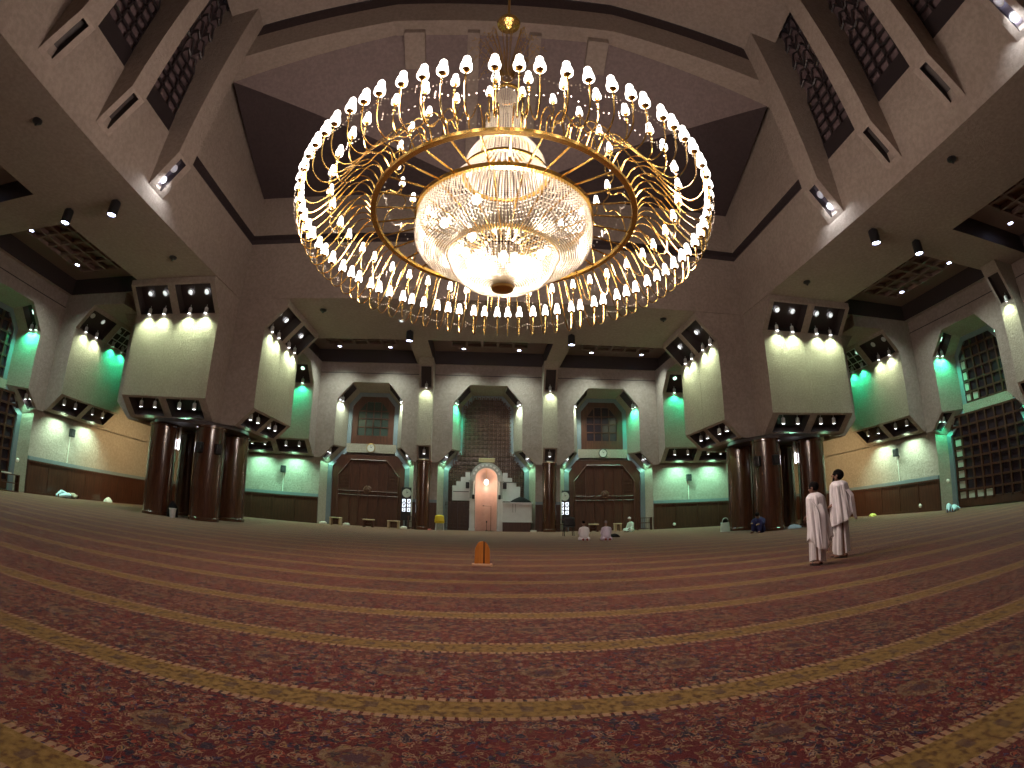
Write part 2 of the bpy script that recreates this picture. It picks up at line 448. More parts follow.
for hi, (x0, x1, y0, y1) in enumerate(holes):
    if y1 < 4: continue
    m = MB(); zt = ZS+.85
    m.face([(x0,y0,zt),(x1,y0,zt),(x1,y1,zt),(x0,y1,zt)])
    for a, b in (((x0,y0),(x1,y0)),((x1,y0),(x1,y1)),((x1,y1),(x0,y1)),((x0,y1),(x0,y0))):
        m.face([(*a,ZS),(*b,ZS),(*b,zt),(*a,zt)], 1)
    cf = m.build('ceiling_coffer', [COFFER, RECESS]); struct(cf); cf['label'] = 'dark recessed ceiling coffer'
    g = MB()      # egg-crate lattice over the middle of the coffer
    if y0 > 20: gx0, gx1, gy0, gy1 = x0+1.1, x1-1.1, y0+.5, y1-1.6
    else:
        gx0, gx1, gy0, gy1 = (x0+1.6, x1-.5, y0+.7, y1-1.2) if x0 < 0 else (x0+.5, x1-1.6, y0+.7, y1-1.2)
    nx, ny = max(2, round((gx1-gx0)/.9)), max(2, round((gy1-gy0)/.9))
    for i in range(nx+1):
        xx = gx0+(gx1-gx0)*i/nx; g.box(xx-.07, xx+.07, gy0, gy1, zt-.22, zt-.04)
    for i in range(ny+1):
        yy = gy0+(gy1-gy0)*i/ny; g.box(gx0, gx1, yy-.07, yy+.07, zt-.21, zt-.05)
    g.build('lattice', COFFER, cf)
    if y0 > 20: L = [(x0+(x1-x0)*.27, 29.0), (x0+(x1-x0)*.76, 29.0)]
    else: L = [(math.copysign(19.85, x0), y0+.9), (math.copysign(19.85, x0), y0+4.3)]
    nm = ('left' if x1 < -4 else 'right' if x0 > 4 else 'middle') + ' ceiling coffer by the back wall' if y0 > 20 else ('left' if x0 < 0 else 'right') + ' side ceiling coffer ' + ('next to the corner' if y0 > 12 else 'beside the cross beam')
    for k, (lx, ly) in enumerate(L):
        adj = ('left' if k == 0 else 'right') if y0 > 20 else ('nearer' if k == 0 else 'farther')
        fitting('downlight', (lx, ly, zt-.24), f'{adj} round downlight in the {nm}', 'downlights in the ceiling coffers', LENSB)
        spot((lx, ly, zt-.30), (lx, ly, 0), 900, (.84, 1, .90), 118, .9, .1)

# walls behind the camera close the hall
m = MB(); m.face([(-24.5,-13,0),(24.5,-13,0),(24.5,-13,ZS),(-24.5,-13,ZS)]); struct(m.build('wall_front', PLASTER))

# ------------------------------------------------------------------ lantern over the middle of the hall
GZ0, GZ1, WT = 13.05, 13.55, 15.75
FINS = [(11.98, 12.95), (8.66, 9.42), (5.6, 6.36), (2.6, 3.36)]
for sgn, nm in ((-1, 'left'), (1, 'right')):
    X = sgn*OX
    m = MB()
    m.face([(X,OY0,ZS),(X,OY1,ZS),(X,OY1,GZ0),(X,OY0,GZ0)])
    for a, b in ((FINS[0][1]-.3, OY1),):
        Xo = X+sgn*.45
        m.face([(X,a,GZ0),(X,b,GZ0),(Xo,b+.45,GZ0),(Xo,a,GZ0)], 1); m.face([(Xo,a,GZ0),(Xo,b+.45,GZ0),(Xo,b+.45,GZ1),(Xo,a,GZ1)], 1); m.face([(X,a,GZ1),(X,b,GZ1),(Xo,b+.45,GZ1),(Xo,a,GZ1)], 1)
    m.face([(X,12.6,GZ1),(X,OY1,GZ1),(X,OY1,WT),(X,14.4,18.2),(X,12.6,18.9)])
    m.face([(X,OY0,GZ0),(X,2.6,GZ0),(X,2.6,19),(X,OY0,19)])
    struct(m.build('wall_lantern_'+nm, [PLASTER, DARKBROWN]))
    # fins with a slotted light box at the foot
    for k, (a, b) in enumerate(FINS):
        m = MB(); xi0, xi1 = sgn*11.05, sgn*10.4
        zb, zc, zt = 10.75, 12.0, 20.6
        out = [(X, zb), (xi0, zc), (xi1, zt), (X+sgn*.4, zt), (X+sgn*.4, zb+.3)]
        for yy in (a, b): m.face([(p[0], yy, p[1]) for p in out])
        m.face([(xi0,a,zc),(xi0,b,zc),(xi1,b,zt),(xi1,a,zt)])
        nin = V((sgn*(zc-zb), 0, abs(X-xi0)))
        TL, TR, BR, BL = (xi0,a,zc),(xi0,b,zc),(X,b,zb),(X,a,zb)
        at = recess(m, TL, TR, BR, BL, 1, nin, .30, 0, .06, .10, .30)
        lit = (k == 0) or (k == 3 and sgn > 0)
        nth = ('first', 'second', 'third', 'fourth')[k]
        tag(m.build('ceiling_fin', [PLASTER, RECESS]), f'{nth} sloping plaster fin from the back along the {nm} upper wall', 'fin', 'plaster fins of the upper walls')
        if lit:
            for q, t in (('upper', .3), ('lower', .72)):
                p = at(0, .5, t, .12)
                fitting('downlight', p, f'{q} bright lamp in the slot of the {nth} {nm} ceiling fin', 'lamps in the fin slots', LENSB, -nin)
            p = at(0, .5, .5, -.1); spot(p, p + V((-sgn*-.2, 0, -1)), 130, (.9, .95, 1), 140, .8, .1)
    # latticed windows between the fins
    for k in range(3):
        y0, y1 = FINS[k+1][1], FINS[k][0]
        xw = X+sgn*.25; z0, z1 = GZ0, 20.6
        w = MB(); w.face([(xw,y0,z0),(xw,y1,z0),(xw,y1,z1),(xw,y0,z1)])
        wo = struct(w.build('window_%d' % (k+1+(0 if sgn < 0 else 3)), GLASSP)); wo['label'] = f'tall latticed window in the {nm} upper wall'
        g = MB(); xg = X+sgn*.10
        g.box(xg-.05, xg+.05, y0, y1, z0, z0+.75); g.box(xg-.05, xg+.05, y0, y1, z1-.1, z1)
        n = 4
        for i in range(n+1):
            yy = y0+(y1-y0)*i/n; g.box(xg-.04, xg+.04, yy-.045, yy+.045, z0, z0+3.0)
        for i in range(6):
            zz = z0+.75+i*.45; g.box(xg-.04, xg+.04, y0, y1, zz-.045, zz+.045)
        zz = z0+3.0; r = 0       # broken diamond tracery above
        while zz < z1:
            for i in range(n):
                ya, yb = y0+(y1-y0)*i/n, y0+(y1-y0)*(i+1)/n; ym = (ya+yb)/2
                h = .55
                A, B = ((ya, zz), (ym, zz+h)) if (i+r) % 2 == 0 else ((yb, zz), (ym, zz+h))
                g.tube([(xg,*A),(xg,*B)], .05, 4); g.tube([(xg,*B),(xg,(yb if A[0]==ya else ya),zz+h*.7)], .05, 4)
                g.tube([(xg,ya,zz),(xg,ya+(yb-ya)*.15*(r%2),zz+h)], .05, 4)
            zz += .55; r += 1
        g.build('lattice', LATD, wo)
# front (far) wall of the lantern
m = MB(); Y = OY1
m.face([(-OX,Y,ZS),(OX,Y,ZS),(OX,Y,GZ0),(-OX,Y,GZ0)]); m.face([(-OX,Y,GZ1),(OX,Y,GZ1),(OX,Y,WT),(-OX,Y,WT)])
e = .45
m.face([(-OX,Y,GZ0),(OX,Y,GZ0),(OX+e,Y+e,GZ0),(-OX-e,Y+e,GZ0)], 1); m.face([(-OX-e,Y+e,GZ0),(OX+e,Y+e,GZ0),(OX+e,Y+e,GZ1),(-OX-e,Y+e,GZ1)], 1); m.face([(-OX,Y,GZ1),(OX,Y,GZ1),(OX+e,Y+e,GZ1),(-OX-e,Y+e,GZ1)], 1)
struct(m.build('wall_lantern_back', [PLASTER, DARKBROWN]))
# folded roof between that wall and the ring beam
def ringz(x):
    ax = abs(x); return 19.38 if ax < 4.5 else 19.38 - (ax-4.5)*(1.6/6.3)
m = MB(); Yr = 13.6; ap = (0, OY1, WT)
L = [(-11.5, Yr+.4, ringz(11.5)), (-4.5, Yr, ringz(0)), (4.5, Yr, ringz(0)), (11.5, Yr+.4, ringz(11.5))]
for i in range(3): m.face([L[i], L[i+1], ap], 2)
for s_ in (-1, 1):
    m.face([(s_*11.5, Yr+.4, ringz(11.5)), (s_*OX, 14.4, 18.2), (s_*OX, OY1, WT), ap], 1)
# ribs under the roof plane
def roofz(x, y):   # middle facet
    t = (y-Yr)/(OY1-Yr); return ringz(0) + (WT-ringz(0))*t
for xc, w in ((-3.72,.42),(-1.3,.24),(1.2,.24),(3.8,.42)):
    y1 = OY1 - (OY1-Yr)*abs(xc)/4.5
    q = [(Yr-.3, roofz(0,Yr-.3)), (y1, roofz(0,y1))]
    m.prism([(q[0][0], q[0][1]+.1), (q[1][0], q[1][1]+.05), (q[1][0], q[1][1]-.30), (q[0][0], q[0][1]-.42)], lambda a, b: (xc-w, a, b), lambda a, b: (xc+w, a, b))
struct(m.build('ceiling_folded_roof', [PLASTER, DARKBROWN, MAUVE]))
# ring beam, the dark strip over it and the lantern top
m = MB(); Yb = 12.85
prof = [-11.6, -4.55, 4.45, 11.6]
for i in range(3):
    xa, xb = prof[i], prof[i+1]; za, zb_ = ringz(xa), ringz(xb)
    m.prism([(xa, za), (xb, zb_), (xb, zb_+1.3), (xa, za+1.3)], lambda a, b: (a, Yb, b), lambda a, b: (a, Yb+1.2, b))
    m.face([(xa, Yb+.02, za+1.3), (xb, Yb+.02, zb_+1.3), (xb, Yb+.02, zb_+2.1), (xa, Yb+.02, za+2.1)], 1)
    m.face([(xa, Yb, za+2.1), (xb, Yb, zb_+2.1), (xb, 2, zb_+3.6), (xa, 2, za+3.6)])
struct(m.build('ceiling_ring_beam', [PLASTER, DARKBROWN]))
m = MB(); m.face([(-12.5,-5,19),(12.5,-5,19),(12.5,2.6,19),(-12.5,2.6,19)]); m.face([(-12.5,2.0,19),(12.5,2.0,19),(12.5,2.0,23.5),(-12.5,2.0,23.5)]); m.face([(-OX,OY0,ZS),(OX,OY0,ZS),(OX,OY0,19),(-OX,OY0,19)])
struct(m.build('ceiling_lantern_rear', PLASTER))

# ------------------------------------------------------------------ free-standing pillars
def pillar(sgn):
    nm = 'left' if sgn < 0 else 'right'
    cx, cy = sgn*14.3, 22.85
    root = thing('pillar', f'big plaster headed pillar on four wooden shafts, {nm} of the chandelier', 'pillar', (cx, cy, 0), 0, 'free-standing pillars')
    def local(o): o.matrix_parent_inverse = Matrix.Translation((-cx, -cy, 0)); return o
    hw, lip, face, und = 2.33, 4.9, 3.92, 3.05
    zl, zf0, zf1, zu = ZS, 8.80, 5.05, 4.22
    arms = [((0,-1), 'camera-facing'), ((-sgn,0), 'chandelier-facing'), ((0,1), None), ((sgn,0), None)]
    head = MB(); boxes = []
    for (ox, oy), nick in arms:
        o = V((ox, oy, 0)); l = V((-oy, ox, 0)) if (ox, oy) == (0,-1) else V((oy, -ox, 0))
        if (ox, oy) == (0,-1): l = V((1,0,0))
        elif ox: l = V((0,1,0)) if ox*sgn < 0 and sgn < 0 else V((0,-1,0)) if ox*sgn < 0 else V((0,1,0))
        else: l = V((1,0,0))
        P = lambda a, d, z: V((cx, cy, z)) + l*a + o*d
        side = [(0, zl), (lip, zl), (lip, zl-.25), (face, zf0), (face, zf1), (und, zu), (0, zu)]
        for a in (-hw, hw): head.face([P(a, d, z) for d, z in side])
        head.face([P(-hw,lip,zl),P(hw,lip,zl),P(hw,lip,zl-.25),P(-hw,lip,zl-.25)])
        head.face([P(-hw,und,zu),P(hw,und,zu),P(hw,0,zu),P(-hw,0,zu)])
        nu_ = V((0,0,1))*(lip-face) - o*(zl-.25-zf0)*-1
        nup = (-o*(zl-.25-zf0) + V((0,0,1))*(lip-face)); nup.normalize()
        ndn = (-o*(zf1-zu) + V((0,0,1))*(face-und)); ndn.normalize()
        b = MB()
        at1 = recess(b, P(-hw,lip,zl-.25), P(hw,lip,zl-.25), P(hw,face,zf0), P(-hw,face,zf0), 2, nup, .05, .09, .06, .03, .45)
        local(b.build('light_box', [PLASTER, RECESS], root)); b = MB()
        at2 = recess(b, P(-hw,face,zf1), P(hw,face,zf1), P(hw,und,zu), P(-hw,und,zu), 2, ndn, .08, .09, .10, .12, .45)
        local(b.build('light_box', [PLASTER, RECESS], root))
        fm = MB(); fm.face([P(-hw,face,zf0),P(hw,face,zf0),P(hw,face,zf1),P(-hw,face,zf1)])
        fm.box(-.012, .012, face-.02, face+.006, zf1, zf0, 0, lambda a, d, z: P(a, d, z))
        local(fm.build('face_panel', PLASTER2, root))
        if nick:
            where = f'{nick} side of {nm} pillar'
            light_box(at1, 2, True, o, where, f'lamps in the light boxes of the {nm} pillar', nin=nup, power=36, colors=[WARMG, WARMG], drop=3.6)
            light_box(at2, 2, False, o, where, f'lamps in the light boxes of the {nm} pillar', nin=ndn, power=20, colors=[CYAN, CYAN])
    local(head.build('head', PLASTER, root))
    # collar and four shafts
    sx, sy, a = sgn*13.43, 21.35, 1.26
    c = MB(); c.lathe([(2.28, 4.02), (2.28, 4.16), (2.0, 4.23)], 40, (sx, sy, 0)); local(c.build('collar', RECESS, root))
    for dx in (-1, 1):
        for dy in (-1, 1):
            s_ = MB(); s_.lathe([(.70, 0), (.70, .12), (.66, .16), (.655, 3.9), (.70, 3.94), (.70, 4.02)], 40, (sx+dx*a, sy+dy*a, 0))
            local(s_.build('shaft', WOODC, root, True))
    # strip lamp in the gap of the shafts and two small loudspeakers
    q = MB(); q.box(-.05,.05,.05,.10,-.25,.8); t = local(q.build('strip_lamp', STEELW, root)); t.location = (sgn*14.0, 20.35, 3.2)
    q = MB(); q.tube([(0,0,-.22),(0,0,.22)], .035, 8); q.build('tube', TUBEL, t)
    for k, dx in enumerate((-.33, .33)):
        nmv = 'left' if k == 0 else 'right'
        fx, fy = sx - sgn*a, sy - a
        ang = atan2(-fy, -.39-fx) + (-.55 if k == 0 else .55)*-1
        sp = thing('loudspeaker', f'{nmv} small black loudspeaker on the front shaft of the {nm} pillar', 'speaker', (fx+.75*cos(ang), fy+.75*sin(ang), 3.05), ang, f'loudspeakers on the {nm} pillar')
        q = MB(); q.box(-.06,.12,-.15,.15,-.22,.22); bev(q.build('cabinet', BLACK, sp), .03)
        q = MB(); q.lathe([(.11,.0),(.10,.012),(.03,-.0),(0,.01)], 16, (.12,0,-.04), 0, (1,0,0)); q.build('cone', LATD, sp)
pillar(-1); pillar(1)
# ------------------------------------------------------------------ outer walls
DF, DL, DU, DI = 22.2, 22.4, 23.0, 23.6
F_ = [(2.95,4.05),(2.12,4.9),(2.12,7.75),(1.15,8.9)]
G_ = [(2.62,3.75,DU),(1.66,4.95,DI),(1.66,7.75,DI),(.98,8.55,DI)]
def lerp(a, b, t): return V(a)*(1-t) + V(b)*t

def wall(side):
    if side == 'back': M = lambda u, d, z: V((u, d+8.3, z))
    elif side == 'left': M = lambda u, d, z: V((-d, 8.45+u, z))
    else: M = lambda u, d, z: V((d, 8.45+u, z))
    flip = side == 'right'
    niches = [-7.4, -.03, 7.4] if side == 'back' else [7.35]
    lo, hi = (-22.4, 22.4) if side == 'back' else (-21.5, 22.4)
    # plain lower wall and upper front with the keyhole shaped openings left out
    m = MB(); cuts = [lo] + sum(([c-2.95, c+2.95] for c in niches), []) + [hi]
    for i in range(0, len(cuts), 2): m.box(cuts[i], cuts[i+1], DL, DL+.5, 0, 4.1, 0, M)
    a = -10.75 if side == 'back' else -21.5; b = 10.75
    edges = [a] + [(niches[i]+niches[i+1])/2 for i in range(len(niches)-1)] + [b]
    for i, c in enumerate(niches):
        for sg, e in ((-1, edges[i]), (1, edges[i+1])):
            out = [(e,4.05)] + [(c+sg*w, z) for w, z in F_] + [(c+sg*1.15,10.2),(e,10.2)]
            m.prism(out, lambda u, z: M(u, DF, z), lambda u, z: M(u, DF+.25, z))
        m.prism([(c-1.15,8.9),(c+1.15,8.9),(c+1.15,10.2),(c-1.15,10.2)], lambda u, z: M(u, DF, z), lambda u, z: M(u, DF+.25, z))
    m.box(lo, hi, DI+.35, DI+.6, 0, 10.6, 0, M)
    for x0, x1 in ((lo, a), (b, hi)):
        if x1-x0 > .5: m.box(x0, x1, DL, DL+.5, 4.05, 10.2, 0, M)
    struct(m.build('wall_'+side, PLASTER))
    # joint line high on the wall
    m = MB(); m.box(a, b, DF-.012, DF+.02, 9.47, 9.51, 0, M); struct(m.build('trim_joint', RECESS))
    # wooden wainscot with a blue grey rail
    m = MB(); q = MB()
    for i in range(0, len(cuts), 2):
        m.box(cuts[i], cuts[i+1], DL-.1, DL+.02, 0, 1.62, 0, M); q.box(cuts[i], cuts[i+1], DL-.13, DL+.02, 1.62, 1.80, 0, M)
        n = int((cuts[i+1]-cuts[i])/1.4)
        for k in range(n+1):
            uu = cuts[i]+.06+(cuts[i+1]-cuts[i]-.12)*k/max(n,1); m.box(uu-.05, uu+.05, DL-.125, DL-.09, .12, 1.55, 0, M)
        m.box(cuts[i], cuts[i+1], DL-.14, DL-.09, 0, .12, 0, M); m.box(cuts[i], cuts[i+1], DL-.14, DL-.09, 1.53, 1.62, 0, M)
    struct(m.build('baseboard_'+side, WOOD)); struct(q.build('trim_rail_'+side, BLUETRIM))
    for i, c in enumerate(niches):
        kind = 'mihrab' if side == 'back' and i == 1 else 'window' if side == 'back' else 'grid'
        nm = ('left','middle','right')[i]+' back' if side == 'back' else side+' side'
        niche(M, c, nm, kind, side, flip)
    # pilasters
    for u in ((-3.8, 3.72) if side == 'back' else (3.75,)):
        pn = f'{"left" if u < 0 else "right"} of the prayer niche' if side == 'back' else f'{side} side wall'
        root = thing('wall_pilaster', f'slim plaster pilaster on a round wooden half column, {pn}', 'pilaster', M(u, DL, 0), 0, 'slim pilasters along the walls')
        off = Matrix.Translation(-M(u, DL, 0)); w = .43
        prof = [(DF,10.15),(20.7,10.15),(20.85,9.72),(21.5,8.45),(21.5,5.0),(21.95,4.1),(DF,4.1)]
        h = MB()
        for uu in (u-w, u+w): h.face([M(uu, d, z) for d, z in prof])
        h.face([M(u-w,20.7,10.15),M(u+w,20.7,10.15),M(u+w,20.85,9.72),M(u-w,20.85,9.72)]); h.face([M(u-w,21.5,8.45),M(u+w,21.5,8.45),M(u+w,21.5,5.0),M(u-w,21.5,5.0)]); h.face([M(u-w,21.95,4.1),M(u+w,21.95,4.1),M(u+w,DF,4.1),M(u-w,DF,4.1)])
        h.build('shaft', PLASTER2, root).matrix_parent_inverse = off
        out = M(0,-1,0)-M(0,0,0); ul, ur = (u+w, u-w) if flip else (u-w, u+w)
        b_ = MB(); n1 = (-out*1.27 + V((0,0,.65))).normalized(); n2 = (-out*.9 + V((0,0,.45))).normalized()
        at1 = recess(b_, M(ul,20.85,9.72), M(ur,20.85,9.72), M(ur,21.5,8.45), M(ul,21.5,8.45), 1, n1, .14, 0, .06, .03, .3)
        b_.build('light_box', [PLASTER, RECESS], root).matrix_parent_inverse = off; b_ = MB()
        at2 = recess(b_, M(ul,21.5,5.0), M(ur,21.5,5.0), M(ur,21.95,4.1), M(ul,21.95,4.1), 1, n2, .14, 0, .1, .1, .3)
        b_.build('light_box', [PLASTER, RECESS], root).matrix_parent_inverse = off
        light_box(at1, 1, True, out, f'pilaster {pn}', 'lamps of the slim pilasters', nin=n1, pair=(.5,), power=22, colors=[WARMG], drop=3.2)
        light_box(at2, 1, False, out, f'pilaster {pn}', 'lamps of the slim pilasters', nin=n2, pair=(.5,), power=4, colors=[WARMG])
        c_ = MB(); p = M(u, 21.98, 0); c_.lathe([(.46,0),(.46,.14),(.41,.18),(.41,3.95),(.45,3.98),(.45,4.1)], 28, p)
        c_.build('half_column', WOODC, root, True).matrix_parent_inverse = off
    # broad wall piers with their light boxes
    for sg in ((-1, 1) if side == 'back' else (1,)):
        pn = f'{"left" if sg < 0 else "right"} end of back wall' if side == 'back' else f'{side} side wall'
        ua, ub = sg*10.75, sg*15.6
        u0, u1 = (min(ua,ub), max(ua,ub)); ul, ur = (u1, u0) if flip else (u0, u1)
        root = thing('wall_pier', f'broad plaster wall pier with four light boxes, {pn}', 'pier', M((ua+ub)/2, DL, 0), 0, 'broad wall piers')
        off = Matrix.Translation(-M((ua+ub)/2, DL, 0)); out = M(0,-1,0)-M(0,0,0)
        f0 = 21.0
        prof = [(DL,9.55),(20.0,9.55),(20.05,9.45),(f0,8.4),(f0,5.0),(22.0,4.15),(DL,4.15)]
        h = MB()
        for uu in (ua, ub): h.face([M(uu, d, z) for d, z in prof])
        h.face([M(ua,20.0,9.55),M(ub,20.0,9.55),M(ub,20.05,9.45),M(ua,20.05,9.45)]); h.face([M(ua,22,4.15),M(ub,22,4.15),M(ub,DL,4.15),M(ua,DL,4.15)])
        h.build('block', PLASTER, root).matrix_parent_inverse = off
        fp = MB(); fp.face([M(ua,f0,8.4),M(ub,f0,8.4),M(ub,f0,5.0),M(ua,f0,5.0)]); fp.build('face_panel', PLASTER2, root).matrix_parent_inverse = off
        b_ = MB(); n1 = (-out*1.05 + V((0,0,.95))).normalized(); n2 = (-out*.85 + V((0,0,1.0))).normalized()
        at1 = recess(b_, M(ul,20.05,9.45), M(ur,20.05,9.45), M(ur,f0,8.4), M(ul,f0,8.4), 2, n1, .05, .09, .08, .04, .4)
        b_.build('light_box', [PLASTER, RECESS], root).matrix_parent_inverse = off; b_ = MB()
        at2 = recess(b_, M(ul,f0,5.0), M(ur,f0,5.0), M(ur,22.0,4.15), M(ul,22.0,4.15), 2, n2, .06, .08, .10, .12, .4)
        b_.build('light_box', [PLASTER, RECESS], root).matrix_parent_inverse = off
        gi = 0 if (side == 'right' or sg > 0 and side == 'back') else 1
        cols = [GREEN if k == gi else WARMG for k in range(2)]
        if side != 'back':      # open white grille over one of the boxes
            g = MB()
            for k in range(5): g.tube([at1(gi, k/4, 0, -.03), at1(gi, k/4, 1, -.03)], .03, 4)
            for k in range(4): g.tube([at1(gi, 0, k/3, -.03), at1(gi, 1, k/3, -.03)], .03, 4)
            g.build('grille', STEELW, root).matrix_parent_inverse = off
        light_box(at1, 2, True, out, f'pier, {pn}', f'lamps of the wall pier, {pn}', nin=n1, power=30, colors=cols, drop=3.2)
        light_box(at2, 2, False, out, f'pier, {pn}', f'lamps of the wall pier, {pn}', nin=n2, power=105, colors=[CYAN, CYAN] if side == 'back' else [(.62,1,.72)]*2)
        # deep beam from the pier to the free pillar
        bm_ = MB(); bm_.box(u0, u1, 17.95, DL, 9.55, 10.16, 0, M); struct(bm_.build('ceiling_beam', PLASTER))

def niche(M, c, nm, kind, side, flip):
    cat = 'prayer niche' if kind == 'mihrab' else 'alcove'
    desc = {'mihrab': 'tall keyhole alcove of dark wooden lattice around the prayer niche', 'window': f'keyhole alcove with dark window over carved wooden doors, {nm} wall', 'grid': f'keyhole alcove glazed in a dark wooden grid, {nm} wall'}[kind]
    base = M(c, DL, 0); root = thing('wall_alcove', desc, cat, base, 0, 'keyhole alcoves'); off = Matrix.Translation(-base)
    def add(mb, name, mats, smooth=False, parent=root):
        o = mb.build(name, mats, parent, smooth)
        if parent is root: o.matrix_parent_inverse = off
        return o
    out = M(0,-1,0)-M(0,0,0)
    rv = MB(); bx = MB()
    for sg in (-1, 1):
        F = [M(c+sg*w, DF, z) for w, z in F_]; G = [M(c+sg*w, d, z) for w, z, d in G_]
        lf, li = M(c+sg*2.95, DL, 1.72), M(c+sg*2.62, DU, 1.72)
        lf2, li2 = M(c+sg*2.95, DL, 4.05), M(c+sg*2.62, DU, 4.05)
        rv.face([lf, li, li2, lf2]); rv.face([lf, li, M(c+sg*2.62,DU,0), M(c+sg*2.95,DL,0)])
        rv.face([F[1], F[2], G[2], G[1]])
        k = .62
        inn = M(c,0,0)-M(c+sg,0,0); inn.normalize()
        a, b = lerp(F[3],G[3],k), lerp(F[2],G[2],k); rv.face([a, G[3], G[2], b])
        n = (-inn*1.15 + V((0,0,.97))).normalized()
        # image-left end of the box first
        near_first = (side == 'back' and sg < 0) or (side == 'left' and sg < 0) or (side == 'right' and sg > 0)
        bx = MB(); at1 = recess(bx, F[3], a, b, F[2], 1, n, .10, 0, .06, .04, .38)
        add(bx, 'light_box', [PLASTER, RECESS]); bx = MB()
        a2, b2 = lerp(F[1],G[1],k), lerp(F[0],G[0],k); rv.face([a2, G[1], G[0], b2])
        n2 = (-inn*.85 + V((0,0,.83))).normalized()
        at2 = recess(bx, F[1], a2, b2, F[0], 1, n2, .12, 0, .10, .10, .38)
        add(bx, 'light_box', [PLASTER, RECESS])
        lr = ('left' if sg < 0 else 'right') if side != 'right' else ('right' if sg < 0 else 'left')
        if side != 'back': lr = 'nearer' if sg < 0 else 'farther'
        wh = f'{lr} jamb of {nm} alcove'
        col = GREENW
        if (kind == 'mihrab' and sg < 0) or (nm == 'right back' and sg > 0) or kind == 'grid': col = GREEN
        pw = 34 if col == GREEN else 20
        for o_, up_, at_, nn, cc, p_ in ((bx, True, at1, n, col, pw), (bx, False, at2, n2, GREEN if nm == 'right side' else CYAN, 16)):
            light_box(at_, 1, up_, inn*.6+out*.1, wh, f'lamps of the {nm} alcove', nin=nn, power=p_, colors=[cc], drop=3.0)
    rv.face([M(c-1.15,DF,8.9), M(c+1.15,DF,8.9), M(c+.98,DI,8.55), M(c-.98,DI,8.55)])
    add(rv, 'reveal', PLASTER2)
    # blue grey trim along the inner edge
    tr = MB(); A = [(2.62,0,DU)] + [(w,z,d) for w,z,d in G_]; B = [(2.33,0,DU),(2.33,3.64,DU),(1.39,4.83,DI),(1.39,7.64,DI),(.86,8.28,DI)]
    for sg in (-1, 1):
        for i in range(4):
            tr.face([M(c+sg*A[i][0],A[i][2]-.02,A[i][1]),M(c+sg*A[i+1][0],A[i+1][2]-.02,A[i+1][1]),M(c+sg*B[i+1][0],B[i+1][2]-.02,B[i+1][1]),M(c+sg*B[i][0],B[i][2]-.02,B[i][1])])
            tr.face([M(c+sg*B[i][0],B[i][2]-.02,B[i][1]),M(c+sg*B[i+1][0],B[i+1][2]-.02,B[i+1][1]),M(c+sg*B[i+1][0],B[i+1][2]+.2,B[i+1][1]),M(c+sg*B[i][0],B[i][2]+.2,B[i][1])])
    tr.face([M(c-.98,DI-.02,8.55),M(c+.98,DI-.02,8.55),M(c+.86,DI-.02,8.28),M(c-.86,DI-.02,8.28)])
    add(tr, 'trim', BLUETRIM)
    if kind == 'window':
        sb = MB(); sb.box(c-1.62, c+1.62, DI-.12, DI+.1, 4.62, 5.18, 0, M); add(sb, 'sill_band', PLASTER2)
        bk = MB(); bk.box(c-1.6, c+1.6, DI+.12, DI+.2, 5.1, 8.5, 0, M)
        for u0,u1,z0,z1 in ((-1.6,-1.0,5.1,8.4),(1.0,1.6,5.1,8.4),(-1.0,1.0,5.1,5.75),(-1.0,1.0,7.95,8.5)): bk.box(c+u0,c+u1,DI+.02,DI+.14,z0,z1,0,M)
        for sg in (-1,1): bk.prism([(c+sg*1.0,7.3),(c+sg*1.0,7.95),(c+sg*.5,7.95)], lambda u,z: M(u,DI+.03,z), lambda u,z: M(u,DI+.14,z))
        sur = add(bk, 'window_surround', WOODD)
        gl = MB(); gl.box(c-1.0,c+1.0,DI+.09,DI+.11,5.75,7.95,0,M); add(gl, 'glass', simple('greenish_glass', (.045,.065,.055), .12) if nm[0]=='l' else GLASSD, parent=sur)
        mu = MB()
        for i in range(3): uu = c-1.0+.5+.5*i; mu.box(uu-.035,uu+.035,DI+.05,DI+.1,5.75,7.95,0,M)
        for z in (6.3,6.85,7.35): mu.box(c-1,c+1,DI+.05,DI+.1,z-.035,z+.035,0,M)
        add(mu, 'muntins', WOODD, parent=sur)
        # carved wooden doors with octagonal moulding
        dr = MB(); dr.box(c-2.5,c+2.5,DU+.12,DU+.2,0,3.7,0,M); dr.prism([(c-2.5,3.6),(c-1.8,4.42),(c+1.8,4.42),(c+2.5,3.6)], lambda u,z: M(u,DU+.13,z), lambda u,z: M(u,DU+.25,z))
        do = add(dr, 'door_panel', WOODD)
        mo = MB(); pts = [(-1.95,.15),(-1.95,3.1),(-1.15,4.1),(1.15,4.1),(1.95,3.1),(1.95,.15)]
        for p, q in zip(pts, pts[1:]): mo.tube([M(c+p[0],DU+.1,p[1]),M(c+q[0],DU+.1,q[1])], .06, 6)
        for z in (1.9, 2.15): mo.tube([M(c-1.95,DU+.1,z),M(c+1.95,DU+.1,z)], .04, 6)
        for u in (-1.2,-.62,0,.62,1.2): mo.box(c+u-.035,c+u+.035,DU+.06,DU+.13,.15,3.9,0,M)
        for z in (2.5,2.72,2.94,3.16): 
            for u in (-1.58,1.58): mo.box(c+u-.28,c+u+.28,DU+.08,DU+.13,z-.02,z+.02,0,M)
        add(mo, 'moulding', WOODD, parent=do)
        bo = MB(); bo.lathe([(.28,0),(.24,.06),(.1,.08),(.06,.12),(0,.12)], 16, M(c,DU+.12,2.25), 0, out); add(bo, 'boss', WOODL, parent=do)
    elif kind == 'grid':
        sb = MB(); sb.box(c-1.62, c+1.62, DI-.12, DI+.1, 4.6, 5.15, 0, M); add(sb, 'sill_band', PLASTER2)
